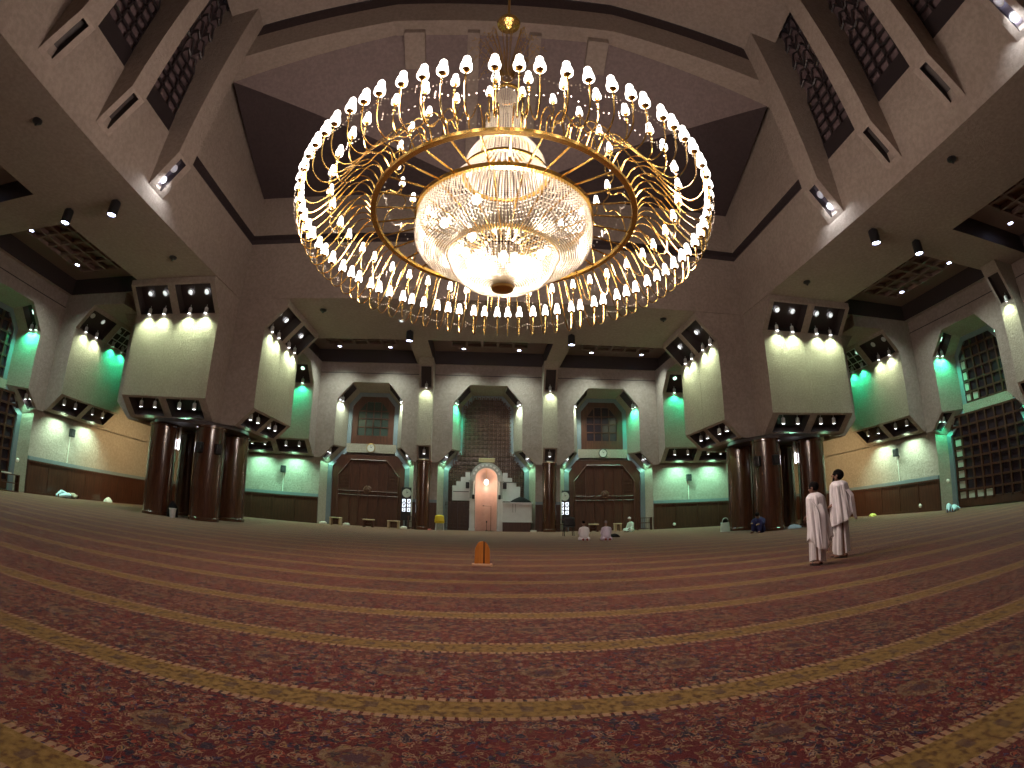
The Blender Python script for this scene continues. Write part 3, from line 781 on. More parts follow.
        for z0,z1,hw,dd,ny,nx,nme in ((5.15,8.5,1.55,DI,6,6,'upper'),(.35,4.6,2.3,DU+.1,8,8,'lower')):
            gl = MB(); gl.box(c-hw,c+hw,dd+.12,dd+.14,z0,z1,0,M); g_ = add(gl, 'glass', GLASSD)
            if nme == 'lower': pass
            b_ = MB()
            for i in range(nx+1): uu = c-hw+2*hw*i/nx; b_.box(uu-.05,uu+.05,dd,dd+.12,z0,z1,0,M)
            for i in range(ny+1): zz = z0+(z1-z0)*i/ny; b_.box(c-hw,c+hw,dd+.01,dd+.11,zz-.05,zz+.05,0,M)
            b_.box(c-hw-.25,c-hw,dd,dd+.2,z0,z1,0,M); b_.box(c+hw,c+hw+.25,dd,dd+.2,z0,z1,0,M)
            b_.box(c-hw,c+hw,dd,dd+.2,z0-.3 if nme=='lower' else z0,z0+.12,0,M)
            add(b_, 'grid_frame', WOOD, parent=g_)
            pn = MB(); pw_, ph = 2*hw/nx, (z1-z0)/ny
            if nme == 'lower':
                cells = [(nx-1,j) for j in range(0,6)] + [(i,0) for i in range(nx-4,nx-1)]
            else: cells = [(nx-1,0),(nx-2,0),(nx-1,1),(nx-1,2),(nx-1,3)]
            for i,j in cells: pn.box(c-hw+i*pw_+.09, c-hw+(i+1)*pw_-.09, dd+.07, dd+.10, z0+j*ph+.10, z0+(j+1)*ph-.08, 0, M)
            if side == 'right': add(pn, 'milky_panes', GREENG, parent=g_)
    else:
        bk = MB(); bk.box(c-2.6,c+2.6,DI+.1,DI+.2,0,8.6,0,M); add(bk, 'lattice_backing', WOOD)
        b_ = MB(); p = .275
        def inside(u, z):
            if z > 4.95: return abs(u) < 1.5 and (z < 7.7 or abs(u) < 1.5-(z-7.7)*.8)
            if z > 3.75: return abs(u) < 2.45-(z-3.75)*.8
            return abs(u) < 2.5
        z = 1.72
        while z < 8.45:     # square cups that stand out from the wall
            for i in range(-9, 10):
                u = i*p
                if not inside(u, z): continue
                if z < 3.9 and abs(u) < 1.05: continue
                d0 = DI-.16 if z > 4.9 else DU+.1
                dz = .5*p*.40
                b_.box(c+u-dz, c+u+dz, d0, d0+.25, z-dz, z+dz, 0, M)
                d1 = DI+.1 if z > 4.9 else d0+.5
                b_.box(c+u-p*.5, c+u+p*.5, d0+.04, d1, z-p*.5-.025, z-p*.5+.025, 0, M); b_.box(c+u-p*.5-.025, c+u-p*.5+.025, d0+.04, d1, z-p*.5, z+p*.5, 0, M)
            z += p
        add(b_, 'lattice', WOODL)
        for sg in (-1, 1):
            sh = MB()
            sh.box(c+sg*1.75-.72, c+sg*1.75+.72, DU+.12, DU+.3, 0, 1.72, 0, M)
            for k in range(7): sh.box(c+sg*1.75-.72, c+sg*1.75+.72, DU-.02, DU+.14, .12+k*.235, .16+k*.235, 0, M)
            for uu in (1.05, 1.75, 2.45): sh.box(c+sg*uu-.03, c+sg*uu+.03, DU-.02, DU+.14, 0, 1.72, 0, M)
            add(sh, 'panelling', WOOD)
for s_ in ('back', 'left', 'right'): wall(s_)
# warm wash on the side walls beside the pillars
for sg in (-1, 1):
    spot((sg*18.6, 24.2, 4.1), (sg*22.4, 26.0, 2.6), 430, (1, .74, .36), 120, .7, .15)
    spot((sg*18.6, 27.5, 4.1), (sg*22.4, 27.5, 2.6), 260, (1, .76, .40), 120, .7, .15)
    spot((sg*17.0, 30.0, 5.5), (sg*17, 30.7, 1.5), 60, (.9, 1, .7), 110, .7, .15)

# ------------------------------------------------------------------ chandelier
CX, CY = -.09, 8.2
ch = thing('chandelier', 'huge round gilded crystal chandelier with rings of lit lamps', 'chandelier', (CX, CY, 0))
m = MB(); m.tube([(0,0,12.9),(0,0,22.6)], .035, 8); m.build('suspension_rod', BRASS, ch)
m = MB(); m.lathe([(.02,12.95),(.10,12.9),(.25,12.78),(.30,12.66),(.28,12.58),(.16,12.5),(.05,12.44),(0,12.42)], 28); m.build('canopy', GOLD, ch, True)
m = MB()
for k in range(46):      # airy crown of wire and crystal drops
    a = 2*pi*k/46; lean = .35+.5*((k*37) % 10)/10; h = .9+.9*((k*53) % 10)/10
    pth = [(.12*cos(a), .12*sin(a), 10.4), (lean*.55*cos(a), lean*.55*sin(a), 10.4+h*.55), (lean*cos(a), lean*sin(a), 10.4+h), (lean*1.25*cos(a), lean*1.25*sin(a), 10.3+h*.85)]
    m.tube(pth, .008, 3)
    for q in range(4): m.octa((lean*(.7+.15*q)*cos(a), lean*(.7+.15*q)*sin(a), 10.4+h*(.72+.07*q)), .022)
m.build('crown_spray', BRASS, ch)
def strands(mb, prof, n, bead, step, twist=0):
    """crystal strings that follow a profile of (radius, height)"""
    seg = [0]
    for (a, b), (c, d) in zip(prof, prof[1:]): seg.append(seg[-1]+sqrt((a-c)**2+(b-d)**2))
    cnt = int(seg[-1]/step)
    for k in range(n):
        a = 2*pi*k/n
        for i in range(cnt+1):
            L = seg[-1]*i/cnt; j = 0
            while j < len(seg)-2 and seg[j+1] < L: j += 1
            f = (L-seg[j])/max(1e-6, seg[j+1]-seg[j]); r = prof[j][0]+(prof[j+1][0]-prof[j][0])*f; z = prof[j][1]+(prof[j+1][1]-prof[j][1])*f
            mb.octa((r*cos(a), r*sin(a), z), bead)
def lat(p, n=5):        # smooth a profile
    o = []
    for i in range(len(p)-1):
        for k in range(n): o.append((p[i][0]+(p[i+1][0]-p[i][0])*k/n, p[i][1]+(p[i+1][1]-p[i][1])*k/n))
    return o+[p[-1]]
def arc(r0, z0, r1, z1, bulge, n=10):
    o = []
    for i in range(n+1):
        t = i/n; o.append((r0+(r1-r0)*t+bulge*sin(pi*t)*.55, z0+(z1-z0)*t-bulge*sin(pi*t)*.55))
    return o
m = MB(); strands(m, [(.20,9.85),(.30,9.0)], 34, .022, .05); m.build('crystal_column', CRYSTAL, ch, weld=False)
m = MB(); strands(m, [(.40,9.0),(.47,8.2)], 52, .022, .05); m.build('crystal_drum', CRYSTAL, ch, weld=False)
m = MB(); strands(m, [(.50,8.2),(.66,8.05),(.78,7.8),(.83,7.45)], 76, .022, .05); m.build('crystal_dome', CRYSTAL, ch, weld=False)
m = MB(); strands(m, arc(.83,7.45,1.62,6.42,-.25), 84, .022, .07); m.build('crystal_net', CRYSTAL, ch, weld=False)
for r, z, w, nme in ((.30,9.86,.03,'column_hoop'),(.48,8.2,.035,'drum_hoop'),(.84,7.45,.03,'dome_hoop'),(1.64,6.40,.045,'bowl_hoop'),(1.04,5.60,.035,'basin_hoop')):
    m = MB(); m.lathe([(r-w,z-w),(r+w,z-w),(r+w,z+w),(r-w,z+w),(r-w,z-w)], 72); m.build(nme, GOLD, ch, True)
m = MB(); strands(m, arc(1.62,6.38,1.06,5.55,.42), 150, .0205, .042); m.build('crystal_bowl', CRYSTAL, ch, weld=False)
m = MB(); strands(m, arc(1.02,5.58,.16,4.98,.28), 110, .0205, .042); m.build('crystal_basin', CRYSTAL, ch, weld=False)
m = MB(); m.lathe([(.0,4.86),(.10,4.87),(.19,4.92),(.20,4.98),(.12,5.04),(0,5.05)], 28); m.build('finial', BRASS, ch, True)
# bulbs inside the bowl
bp = None
for k in range(14):
    a = 2*pi*k/14+.2; r, z = (1.12, 6.15) if k % 2 else (.72, 5.75)
    if k >= 10: r, z = .45, 5.35
    if bp is None:
        m = MB(); m.ball((0,0,0), .075, 10, 7, 0, (1,1,1.3)); bp = m.build('bulb', BULB, ch, True); o = bp
    else: o = bp.copy(); COL.objects.link(o)
    o.location = (r*cos(a), r*sin(a), z)
# big gilded ring and its spokes
RG, ZG = 2.45, 6.30
m = MB(); m.lathe([(RG-.05,ZG-.03),(RG+.05,ZG-.03),(RG+.06,ZG+.03),(RG,ZG+.07),(RG-.06,ZG+.03),(RG-.05,ZG-.03)], 120); m.build('gilded_ring', GOLD, ch, True)
sp0 = None
for k in range(32):
    if sp0 is None:
        m = MB(); m.tube([(RG,0,ZG),(1.65,0,6.40)], .02, 6); sp0 = m.build('spoke', GOLD, ch, True); o = sp0
    else: o = sp0.copy(); COL.objects.link(o)
    o.rotation_euler = (0,0,2*pi*k/32)
# inner rods that gather over the basin
rod0 = None
for k in range(20):
    if rod0 is None:
        m = MB(); m.tube([(1.6,0,6.38),(1.0,0,6.1),(.35,0,5.75)], .018, 5); rod0 = m.build('inner_rod', GOLD, ch, True); o = rod0
    else: o = rod0.copy(); COL.objects.link(o)
    o.rotation_euler = (0,0,2*pi*(k+.5)/20)
def bez(pts, n=7):      # Catmull-Rom through the points
    P = [V(p) for p in pts]; P = [P[0]*2-P[1]] + P + [P[-1]*2-P[-2]]; o = []
    for i in range(1, len(P)-2):
        for k in range(n):
            t = k/n; a, b, c, d = P[i-1:i+3]
            o.append(.5*((2*b)+(c-a)*t+(2*a-5*b+4*c-d)*t*t+(3*b-a-3*c+d)*t**3))
    return o+[P[-2]]
def shade_mb(r, z, s=1.0):
    m = MB(); m.lathe([(.012*s,.0),(.060*s,.0),(.061*s,.04*s),(.052*s,.085*s),(.038*s,.115*s),(.041*s,.14*s),(.038*s,.17*s),(.024*s,.195*s),(0,.20*s)], 12, (r,0,z)); return m
def tier(nme, n, path, lamp, s, rad, phase=0, jit=.0):
    am = MB(); am.tube(bez(path), rad, 5); r, z = lamp
    am.lathe([(.0,-.05),(.03,-.03),(.045*s,0),(.02,.01),(.015,.03)], 8, (r,0,z)); am.octa((r,0,z-.13), .022); am.octa((r,0,z-.19), .016)
    a0 = am.build(nme, GOLD, ch, True); s0 = shade_mb(r, z+.02, s).build('lamp_shade', SHADE, a0, True)
    rnd = random.Random(n)
    for k in range(n):
        if k == 0: o = a0
        else:
            o = a0.copy(); COL.objects.link(o); c = s0.copy(); COL.objects.link(c); c.parent = o
        o.rotation_euler = (0,0,2*pi*(k+phase+rnd.uniform(-jit,jit))/n)
tier('candle_arm', 76, [(RG,0,ZG),(2.66,0,6.52),(2.92,0,6.42),(3.2,0,5.86),(3.48,0,5.52),(3.72,0,5.64),(3.79,0,6.10)], (3.79,6.12), 1.32, .0115, 0, .16)
tier('scroll_arm', 40, [(RG,0,ZG),(2.58,0,6.55),(2.76,0,6.45),(2.95,0,6.08),(3.14,0,5.98),(3.26,0,6.12),(3.29,0,6.46)], (3.29,6.48), 1.05, .0115, .4, .12)
tier('curled_arm', 24, [(RG,0,ZG),(2.40,0,6.75),(2.25,0,6.95),(2.08,0,6.9),(2.02,0,7.1),(2.14,0,7.3),(2.15,0,7.5)], (2.15,7.52), 1.0, .0125, .3, .05)
def garland(nme, n, r, z, sag):
    m = MB()
    for k in range(n):
        a0, a1 = 2*pi*k/n, 2*pi*(k+1)/n
        for i in range(9):
            t = i/9; a = a0+(a1-a0)*t; zz = z-sag*4*t*(1-t); m.octa((r*cos(a), r*sin(a), zz), .014)
        for q in range(3): m.octa((r*cos(a0), r*sin(a0), z-.05*q-.03), .013)
    m.build(nme, CRYSTAL, ch, weld=False)
garland('crystal_garland', 46, 3.82, 5.94, .10); garland('crystal_festoon', 23, 3.3, 6.4, .22); garland('crystal_swag', 16, 2.3, 6.9, .25)
TILT = Matrix.Translation((0,0,6.2)) @ Matrix.Rotation(radians(-2.8), 4, 'X') @ Matrix.Translation((0,0,-6.2))
for o in list(ch.children):
    if o.name.split('.')[0] in ('candle_arm','scroll_arm','curled_arm','gilded_ring','spoke','crystal_garland','crystal_festoon','crystal_swag'): o.matrix_basis = TILT @ o.matrix_basis
for o in ch.children:
    if o.name.startswith('crystal_') or o.name == 'crown_spray': o['kind'] = 'stuff'
# the light it gives
for k in range(10):
    a = 2*pi*k/10; point((CX+3.55*cos(a), CY+3.55*sin(a), 6.35), 128, (1, .74, .69), .25)
point((CX, CY, 5.95), 1050, (1, .80, .68), .3); point((CX, CY, 5.3), 700, (1, .84, .72), .15)
point((CX, CY, 7.6), 120, (1, .86, .72), .2)

# ------------------------------------------------------------------ ceiling fittings
for (x, y, dx, lab) in ((-15.4,11.9,0,'black can spotlight on the left cross beam, nearer the side wall'), (-13.0,11.85,0,'black can spotlight on the left cross beam, nearer the chandelier'),
                (12.95,11.85,0,'black can spotlight on the right cross beam, nearer the chandelier'), (15.35,11.9,0,'black can spotlight on the right cross beam, nearer the side wall'),
                (-4.2,24.4,0,'black can spotlight before the left coffer beam by back wall'), (4.1,24.3,0,'black can spotlight before the right coffer beam by back wall')):
    o = fitting('ceiling_spotlight', (x, y, ZS+.02), lab, 'can spotlights under the side ceilings', LENSB)
    spot((x, y, ZS-.62), (x*.9, y, 0), 90, (.85,.9,1), 60, .6, .08)
fitting('downlight', (-4.45, 23.0, ZS+.01), 'bright downlight in the ceiling just under the chandelier, left', 'ceiling downlights', LENSW)
sd0 = None
for (x, y), lab in zip(((-13.1,7.5),(-13.1,16.1),(-8.1,21.8),(8.15,21.6),(13.0,16.4),(12.8,7.5)),
        ('over the left side, nearest','in front of left pillar','over left pillar gap near chandelier','beside right pillar gap near chandelier','in front of right pillar','over the right side, nearest')):
    if sd0 is None:
        sd0 = thing('smoke_detector', '', 'smoke detector', (x, y, ZS)); m = MB(); m.lathe([(.16,.01),(.16,-.05),(.10,-.10),(0,-.11)], 18); m.build('housing', BLACK, sd0, True)
        m = MB(); m.lathe([(.04,-.09),(.04,-.17),(0,-.18)], 10); m.build('probe', BLACK, sd0, True); o = sd0
    else: o = copy_tree(sd0)
    o.location = (x, y, ZS); o['label'] = 'dark smoke detector on the plaster ceiling, ' + lab; o['group'] = 'smoke detectors'

# ------------------------------------------------------------------ prayer niche
pc = -.03; PY = 30.78
root = thing('prayer_niche', 'marble arched prayer niche with pink recess and stepped white side panels', 'prayer niche', (pc, PY, 0)); 
def padd(mb, name, mats, smooth=False, parent=root): return mb.build(name, mats, parent, smooth)
def arch(r, zs, n=18): return [(r*cos(pi*k/n), zs+r*sin(pi*k/n)) for k in range(n+1)]
m = MB(); O = [(.985,0)]+arch(.985,3.17)+[(-.985,0)]; I = [(.66,0)]+arch(.66,3.17)+[(-.66,0)]
for i in range(len(O)-1):
    for yy in (0, .45): m.face([(O[i][0],yy,O[i][1]),(O[i+1][0],yy,O[i+1][1]),(I[i+1][0],yy,I[i+1][1]),(I[i][0],yy,I[i][1])])
    m.face([(O[i][0],0,O[i][1]),(O[i+1][0],0,O[i+1][1]),(O[i+1][0],.6,O[i+1][1]),(O[i][0],.6,O[i][1])])
    m.face([(I[i][0],0,I[i][1]),(I[i+1][0],0,I[i+1][1]),(I[i+1][0],.45,I[i+1][1]),(I[i][0],.45,I[i][1])])
padd(m, 'arch_surround', MARBLEG)
for k in range(9):       # carved white blocks round the arch head
    a = pi*(.12+.76*k/8); m = MB(); m.box(-.07,.07,-.03,.0,-.06,.05, 0, lambda x,y,z,a=a: ((.82+z)*cos(a)-x*sin(a), y, 3.17+(.82+z)*sin(a)+x*cos(a))); padd(m, 'carving', MARBLE)
m = MB()
m.surf(lambda u, v: (.66*cos(pi*u), .4+.55*sin(pi*u), 3.17*v), 19, 6, False); m.surf(lambda u, v: (.66*cos(pi*u)*cos(v*pi/2), .4+.55*sin(pi*u)*cos(v*pi/2)*1, 3.17+.66*sin(v*pi/2)), 19, 8, False)
padd(m, 'recess', PINKM, True)
for sg in (-1, 1):
    m = MB(); m.box(sg*.84-.15, sg*.84+.15, -.06, .1, 0, 1.95); m.box(sg*.84-.17, sg*.84+.17, -.09, .1, 1.25, 1.31); m.box(sg*.84-.18, sg*.84+.18, -.1, .1, 0, .15); padd(m, 'plinth', MARBLE)
for sg in (-1, 1):
    m = MB(); m.lathe([(.07,1.95),(.07,2.02),(.05,2.05),(.05,2.9),(.08,2.95),(.08,3.05)], 14, (sg*.80,-.02,0)); m.box(sg*.86-.2,sg*.86+.2,-.08,.0,2.98,3.04); padd(m, 'colonnette', MARBLEG, True)
for sg in (-1, 1):
    m = MB(); st = [(1.0,1.82),(2.06,1.82),(2.06,2.72),(1.82,2.72),(1.82,2.98),(1.56,2.98),(1.56,3.25),(1.28,3.25),(1.28,3.55),(1.0,3.55)]
    m.prism([(sg*a, b) for a, b in st], lambda a, b: (a, .22, b), lambda a, b: (a, .5, b)); sp = padd(m, 'stepped_panel', MARBLE)
    m = MB(); z = 2.36 if sg < 0 else 2.98; m.box(min(sg*1.05,sg*2.0),max(sg*1.05,sg*2.0),.20,.23,z-.02,z+.02); padd(m, 'groove', BLACK, parent=sp)
m = MB(); m.box(-.49,.49,.1,.3,4.17,4.42); bev(padd(m, 'plaque', simple('gilded_plaque', (.50,.38,.20), .45)), .02)
m = MB(); m.tube([(0,.35,3.8),(0,.35,3.1)], .01, 5); padd(m, 'lamp_cord', BRASS)
m = MB(); m.ball((0,.35,2.98), .15, 12, 8, 0, (1,1,1.25)); padd(m, 'hanging_lamp', emit('niche_lamp', (1,.88,.74), 3))
point((pc, PY-.05, 2.75), 55, (1, .72, .55), .12)
# wooden panel under the left stepped panel stays part of the alcove; speakers on the arch
for k, (x, z, lab) in enumerate(((-1.17,2.75,'upper black loudspeaker left of the prayer niche arch'),(1.08,2.75,'upper black loudspeaker right of the prayer niche arch'),(-.80,2.05,'lower small black loudspeaker on the left niche plinth'),(.76,2.05,'lower small black loudspeaker on the right niche plinth'))):
    t = thing('loudspeaker', lab, 'speaker', (x, PY-.10 if k > 1 else PY+.2, z), 0, 'loudspeakers at the prayer niche'); s_ = .7 if k > 1 else 1
    m = MB(); m.box(-.11*s_,.11*s_,-.2,.0,-.19*s_,.19*s_); bev(m.build('cabinet', BLACK, t), .03)
    m = MB(); m.lathe([(.08*s_,0),(.07*s_,.012),(0,.004)], 14, (0,-.2,0), 0, (0,-1,0)); m.build('cone', LATD, t)
t = thing('microphone_stand', 'black microphone stand inside the pink prayer niche', 'microphone stand', (.27, PY+.15, 0))
m = MB(); m.lathe([(.15,0),(.15,.02),(.02,.04)], 16); m.build('base', BLACK, t); m = MB(); m.tube([(0,0,.03),(0,0,1.5),(-.42,-.05,1.52)], .014, 6); m.build('pole', BLACK, t); m = MB(); m.tube([(-.42,-.05,1.52),(-.5,-.06,1.53)], .028, 8); m.build('microphone', BLACK, t)
t = thing('floor_microphone', 'short black floor microphone in the prayer niche', 'microphone', (.02, PY+.1, 0))
m = MB(); m.lathe([(.09,0),(.09,.03),(.02,.05)], 14); m.build('base', BLACK, t); m = MB(); m.tube([(0,0,.04),(0,0,.55)], .015, 6); m.tube([(0,0,.5),(0,0,.62)], .035, 8); m.build('microphone', BLACK, t)
# pulpit balcony
t = thing('pulpit', 'pale marble pulpit balcony on a dark base, right of the prayer niche', 'pulpit', (1.80, 30.75, 0))
m = MB(); m.box(-.88,.88,-.5,.2,.62,1.68); bev(m.build('front_panel', MARBLE, t), .03)
m = MB(); m.box(-.92,.92,-.54,.2,1.68,1.75); m.build('rail', MARBLE, t); m = MB(); m.box(-.92,.92,-.54,.2,.56,.62); m.build('plinth', MARBLE, t)
m = MB()
for u in (-.26,-.1): m.box(u-.02,u+.02,-.515,-.49,1.15,1.66)
m.build('slot', MARBLEG, t); m = MB(); m.box(-.84,.84,-.42,.2,0,.56); m.build('base', WOOD, t)
m = MB(); m.surf(lambda u, v: ((.62-.1*v)*cos(2*pi*u)*(1-v**2*.9)+.05*sin(9*u), (.28)*sin(2*pi*u)*(1-v**2*.8), .0+.30*v+.05*sin(2*pi*u*3)*v), 24, 7)
tag(m.build('folded_cloth', BLACKC, None, True, (2.05, 30.65, 1.75)), 'heap of black cloth lying on top of the pulpit', 'cloth')
tag(MB.build((lambda m: (m.box(-.17,.17,-.1,.1,0,.10), m)[1])(MB()), 'tissue_box', CREAM, None, False, (2.75, 30.0, 0)), 'white tissue box on the carpet beside the pulpit', 'box', 'white boxes along the back wall')

# ------------------------------------------------------------------ clocks and time boards
for sg, nm in ((-1,'left'),(1,'right')):
    t = thing('wall_clock', f'round white wall clock on the sill band of the {nm} back alcove', 'clock', (sg*7.4, DI+8.3-.13, 4.93), 0, 'clocks of the back alcoves')
    m = MB(); m.lathe([(.27,0),(.29,.04),(.25,.06),(.24,.03)], 28, (0,0,0), 0, (0,-1,0)); m.build('rim', BLACK if sg>0 else BRASS, t, True)
    m = MB(); m.lathe([(.245,.03),(0,.032)], 28, (0,0,0), 0, (0,-1,0)); m.build('dial', CREAM, t)
    m = MB(); m.tube([(0,-.045,0),(.09,-.045,.09)], .012, 4); m.tube([(0,-.045,0),(-.02,-.045,.17)], .009, 4); m.build('hands', BLACK, t)
    t = thing('time_board', f'black prayer time board with round clock and lit digits, {nm} of centre', 'time board', (sg*4.80-.05, 30.95, 0), 0, 'prayer time boards')
    m = MB(); m.box(-.33,.33,-.03,.06,.5,2.5); m.box(-.06,.06,0,.05,0,.5); m.box(-.3,.3,-.12,.15,0,.04); bev(m.build('panel', BLACK, t), .015)
    m = MB(); m.lathe([(.27,0),(.27,.02),(0,.022)], 28, (0,-.03,2.15), 0, (0,-1,0)); m.build('clock_face', simple('clock_face_mint', (.62,.72,.62), .5), t)
    m = MB(); m.tube([(0,-.06,2.15),(.09,-.06,2.22)], .014, 4); m.tube([(0,-.06,2.15),(0,-.06,2.33)], .010, 4); m.build('hands', BLACK, t)
    for r in range(3):
        for q in (-1, 1):
            m = MB(); x = q*.15; z = 1.68-r*.27     # seven segment figures
            for (a,b,c,d) in ((-.09,.09,.08,.10),(-.09,.09,-.01,.01),(-.09,.09,-.10,-.08),(-.09,-.07,-.10,.10),(.07,.09,-.10,.10)): m.box(x+a,x+b,-.045,-.03,z+c,z+d)
            m.build('digits', LEDW, t)

# ------------------------------------------------------------------ things along the back wall
def stool(x, y, lab, shelf=False, w=.36):
    t = thing('book_table', lab, 'table', (x, y, 0), 0, 'low book tables along the back wall')
    m = MB(); m.box(-w,w,-.22,.22,.40,.47); bev(m.build('table_top', TAN, t), .015)
    for a in (-w+.07, w-.07): m = MB(); m.box(a-.06,a+.06,-.18,.18,0,.40); m.build('leg', TAN if not shelf else WOODD, t)
    m = MB(); m.box(-w+.1,w-.1,.12,.16,.05 if shelf else .28,.40); 
    if shelf: m.box(-w+.1,w-.1,-.17,.16,.16,.20)
    m.build('apron', WOODD, t)
stool(-8.98, 30.05, 'low cream book table at the left end of the left alcove'); stool(-6.97, 30.1, 'low book table with a shelf at the middle of left alcove', True, .33); stool(-5.42, 29.9, 'low cream book table at the right end of the left alcove')
stool(6.25, 29.6, 'low cream book table behind the kneeling men', True, .28); stool(7.75, 29.7, 'low book table behind the seated man in pale green', False, .22)
b0 = None
for x, y, lab in ((-9.75,30.0,'white folded box left of the left cream book table'),(-8.3,30.0,'white box right of the leftmost cream book table'),(-4.82,29.9,'white box against the third book table')):
    if b0 is None:
        m = MB(); m.box(-.2,.2,-.11,.11,0,.13); m.box(-.12,.14,-.07,.08,.13,.17); b0 = bev(m.build('tissue_box', CREAM), .02); o = b0
    else: o = b0.copy(); COL.objects.link(o)
    o.location = (x, y, 0); tag(o, lab, 'box', 'white boxes along the back wall')
def rack(x, y, lab):
    t = thing('book_rack', lab, 'bookshelf', (x, y, 0), 0, 'low wooden book racks'); 
    for a in (-.45,.45): m = MB(); m.box(a-.03,a+.03,-.16,.16,0,.78); m.build('side_panel', WOODD, t)
    for z in (.08,.42,.72): m = MB(); m.box(-.42,.42,-.15,.15,z,z+.04); m.build('shelf', WOODD, t)
    m = MB()
    for k in range(7): m.box(-.40+.13*k-.01,-.40+.13*k+.01,-.17,-.15,.08,.76)
    m.build('rail', WOODL, t)
rack(-4.15, 30.2, 'low dark wooden book rack below the left time board'); rack(4.3, 30.2, 'low dark wooden book rack below the right time board'); rack(9.55, 30.15, 'low dark wooden book rack right of the seated man in green')
def chair(x, y, rz, mat, lab, nme):
    t = thing(nme, lab, 'chair', (x, y, 0), rz)
    m = MB(); m.box(-.25,.25,-.24,.24,.42,.47); bev(m.build('seat', mat, t), .02)
    m = MB(); m.surf(lambda u,v: ((.30-.05*v)*(2*u-1), .24+.03*cos(pi*(u-.5)), .47+.45*v-.06*v*(2*u-1)**2), 9, 5, False); o = m.build('backrest', mat, t, True); o.modifiers.new('s','SOLIDIFY').thickness = .03
    for a in (-.21,.21):
        for b in (-.2,.2): m = MB(); m.tube([(a,b,.43),(a*1.12,b*1.15,0)], .02, 6); m.build('leg', mat if mat is BLACK else STEELW, t)
    return t
chair(-2.73, 30.1, pi, YELLOW, 'yellow plastic chair with its back to the hall, left of prayer niche', 'plastic_chair')
chair(3.85, 24.4, pi, BLACK, 'black chair standing behind the left kneeling man', 'black_chair')
sl = MB(); sl.surf(lambda u,v: (.14*cos(2*pi*u)*(1-.5*v), .30*sin(2*pi*u)*(1-.4*v), .07*v), 14, 3)
tag(sl.build('slipper', RED, None, True, (-3.3, 30.0, 0)), 'pale slipper on the floor beside the yellow chair', 'slipper')
# sutra board on the carpet
t = thing('prayer_screen', 'small orange wooden screen with arched top standing on the carpet', 'screen', (-.33, 10.2, 0))
m = MB(); m.box(-.20,.20,-.06,.10,0,.05); bev(m.build('base', simple('pale_wood', (.62,.42,.26), .45), t), .008)
def leafb(x0, x1, y0, y1, nme, mat):
    m = MB(); pts = []
    for k in range(9):
        x = x0+(x1-x0)*k/8; pts.append((x, .50-.16*abs(x/.145)**2.6))
    m.prism([(x0*1.06,.05)]+pts+[(x1*1.06,.05)], lambda a,b: (a,y0,b), lambda a,b: (a,y1,b)); bev(m.build(nme, mat, t), .006)
leafb(-.145,-.065,-.02,.02,'side_board',ORANGE); leafb(.045,.145,-.02,.02,'side_board',ORANGE); leafb(-.065,.02,-.01,.03,'middle_board',ORANGE); leafb(.018,.046,.015,.035,'back_board',WOODD)

# ------------------------------------------------------------------ small wall things
def wspk(loc, rz, lab, drop):
    t = thing('wall_loudspeaker', lab, 'speaker', loc, rz, 'small wall loudspeakers')
    m = MB(); m.box(-.16,.16,-.26,-.04,-.22,.22); bev(m.build('cabinet', BLACK, t), .03)
    m = MB(); m.box(-.05,.05,-.05,.0,-.06,.06); m.build('bracket', BLACK, t); m = MB(); m.lathe([(.11,0),(.10,.012),(.03,.002)], 14, (0,-.26,-.04), 0, (0,-1,0)); m.build('cone', LATD, t)
    m = MB(); m.tube([(0,-.03,-.2),(0,-.03,-drop)], .022, 6); m.build('conduit', CREAM, t)
wspk((-12.75, 30.68, 3.2), 0, 'small black wall loudspeaker under the left pier of back wall', 1.38); wspk((12.78, 30.68, 3.2), 0, 'small black wall loudspeaker under the right pier of back wall', 1.38)
wspk((-22.38, 21.65, 3.42), pi/2, 'small black wall loudspeaker under the pier of left side wall', 1.6); wspk((22.38, 21.75, 3.40), -pi/2, 'small black wall loudspeaker under the pier of right side wall', 1.6)
k0 = None
for loc, ax, lab in (((-22.3,18.0,1.48),(1,0,0),'round white call point on the left side wall wainscot'),((22.3,18.1,1.44),(-1,0,0),'round white call point on the right side wall wainscot'),((22.3,20.2,.33),(-1,0,0),'low white socket on the right side wall wainscot'),((11.7,30.58,.27),(0,-1,0),'low white socket on the back wall, right of rack')):
    m = MB(); m.lathe([(.10,0),(.10,.04),(.06,.06),(0,.06)], 16, (0,0,0), 0, ax)
    tag(m.build('wall_socket', CREAM, None, True, loc), lab, 'socket', 'white wall sockets')
t = thing('waste_bin', 'small white waste bin at the foot of the left pillar', 'bin', (-13.25, 19.25, 0)); m = MB(); m.lathe([(.11,0),(.15,.36),(.165,.37),(.15,.38),(.135,.36),(.10,.02),(0,.02)], 22); m.build('bucket', MARBLE, t, True)
m = MB(); m.lathe([(.166,.35),(.172,.37),(.166,.39)], 22); m.build('rim', STEELW, t)
def blob(name, loc, sx, sy, sz, mat, lab, cat, seed=0, rz=0):
    rnd = random.Random(seed); ph = [rnd.uniform(0, 6.28) for _ in range(4)]
    def fn(u, v):
        a = 2*pi*u; r = (1-v**2.2)**.5 if v < 1 else .02; w = 1+.13*sin(3*a+ph[0])+.08*sin(5*a+ph[1]+3*v)
        return (sx*r*w*cos(a), sy*r*w*sin(a), sz*v*(1+.15*sin(2*a+ph[2])))
    m = MB(); m.surf(fn, 26, 8); o = m.build(name, mat, None, True, loc); o.rotation_euler = (0,0,rz); return tag(o, lab, cat)
blob('bag', (-13.6, 19.75, 0), .28, .2, .62, BLACKC, 'dark bag leaning between the shafts of the left pillar', 'bag', 3)
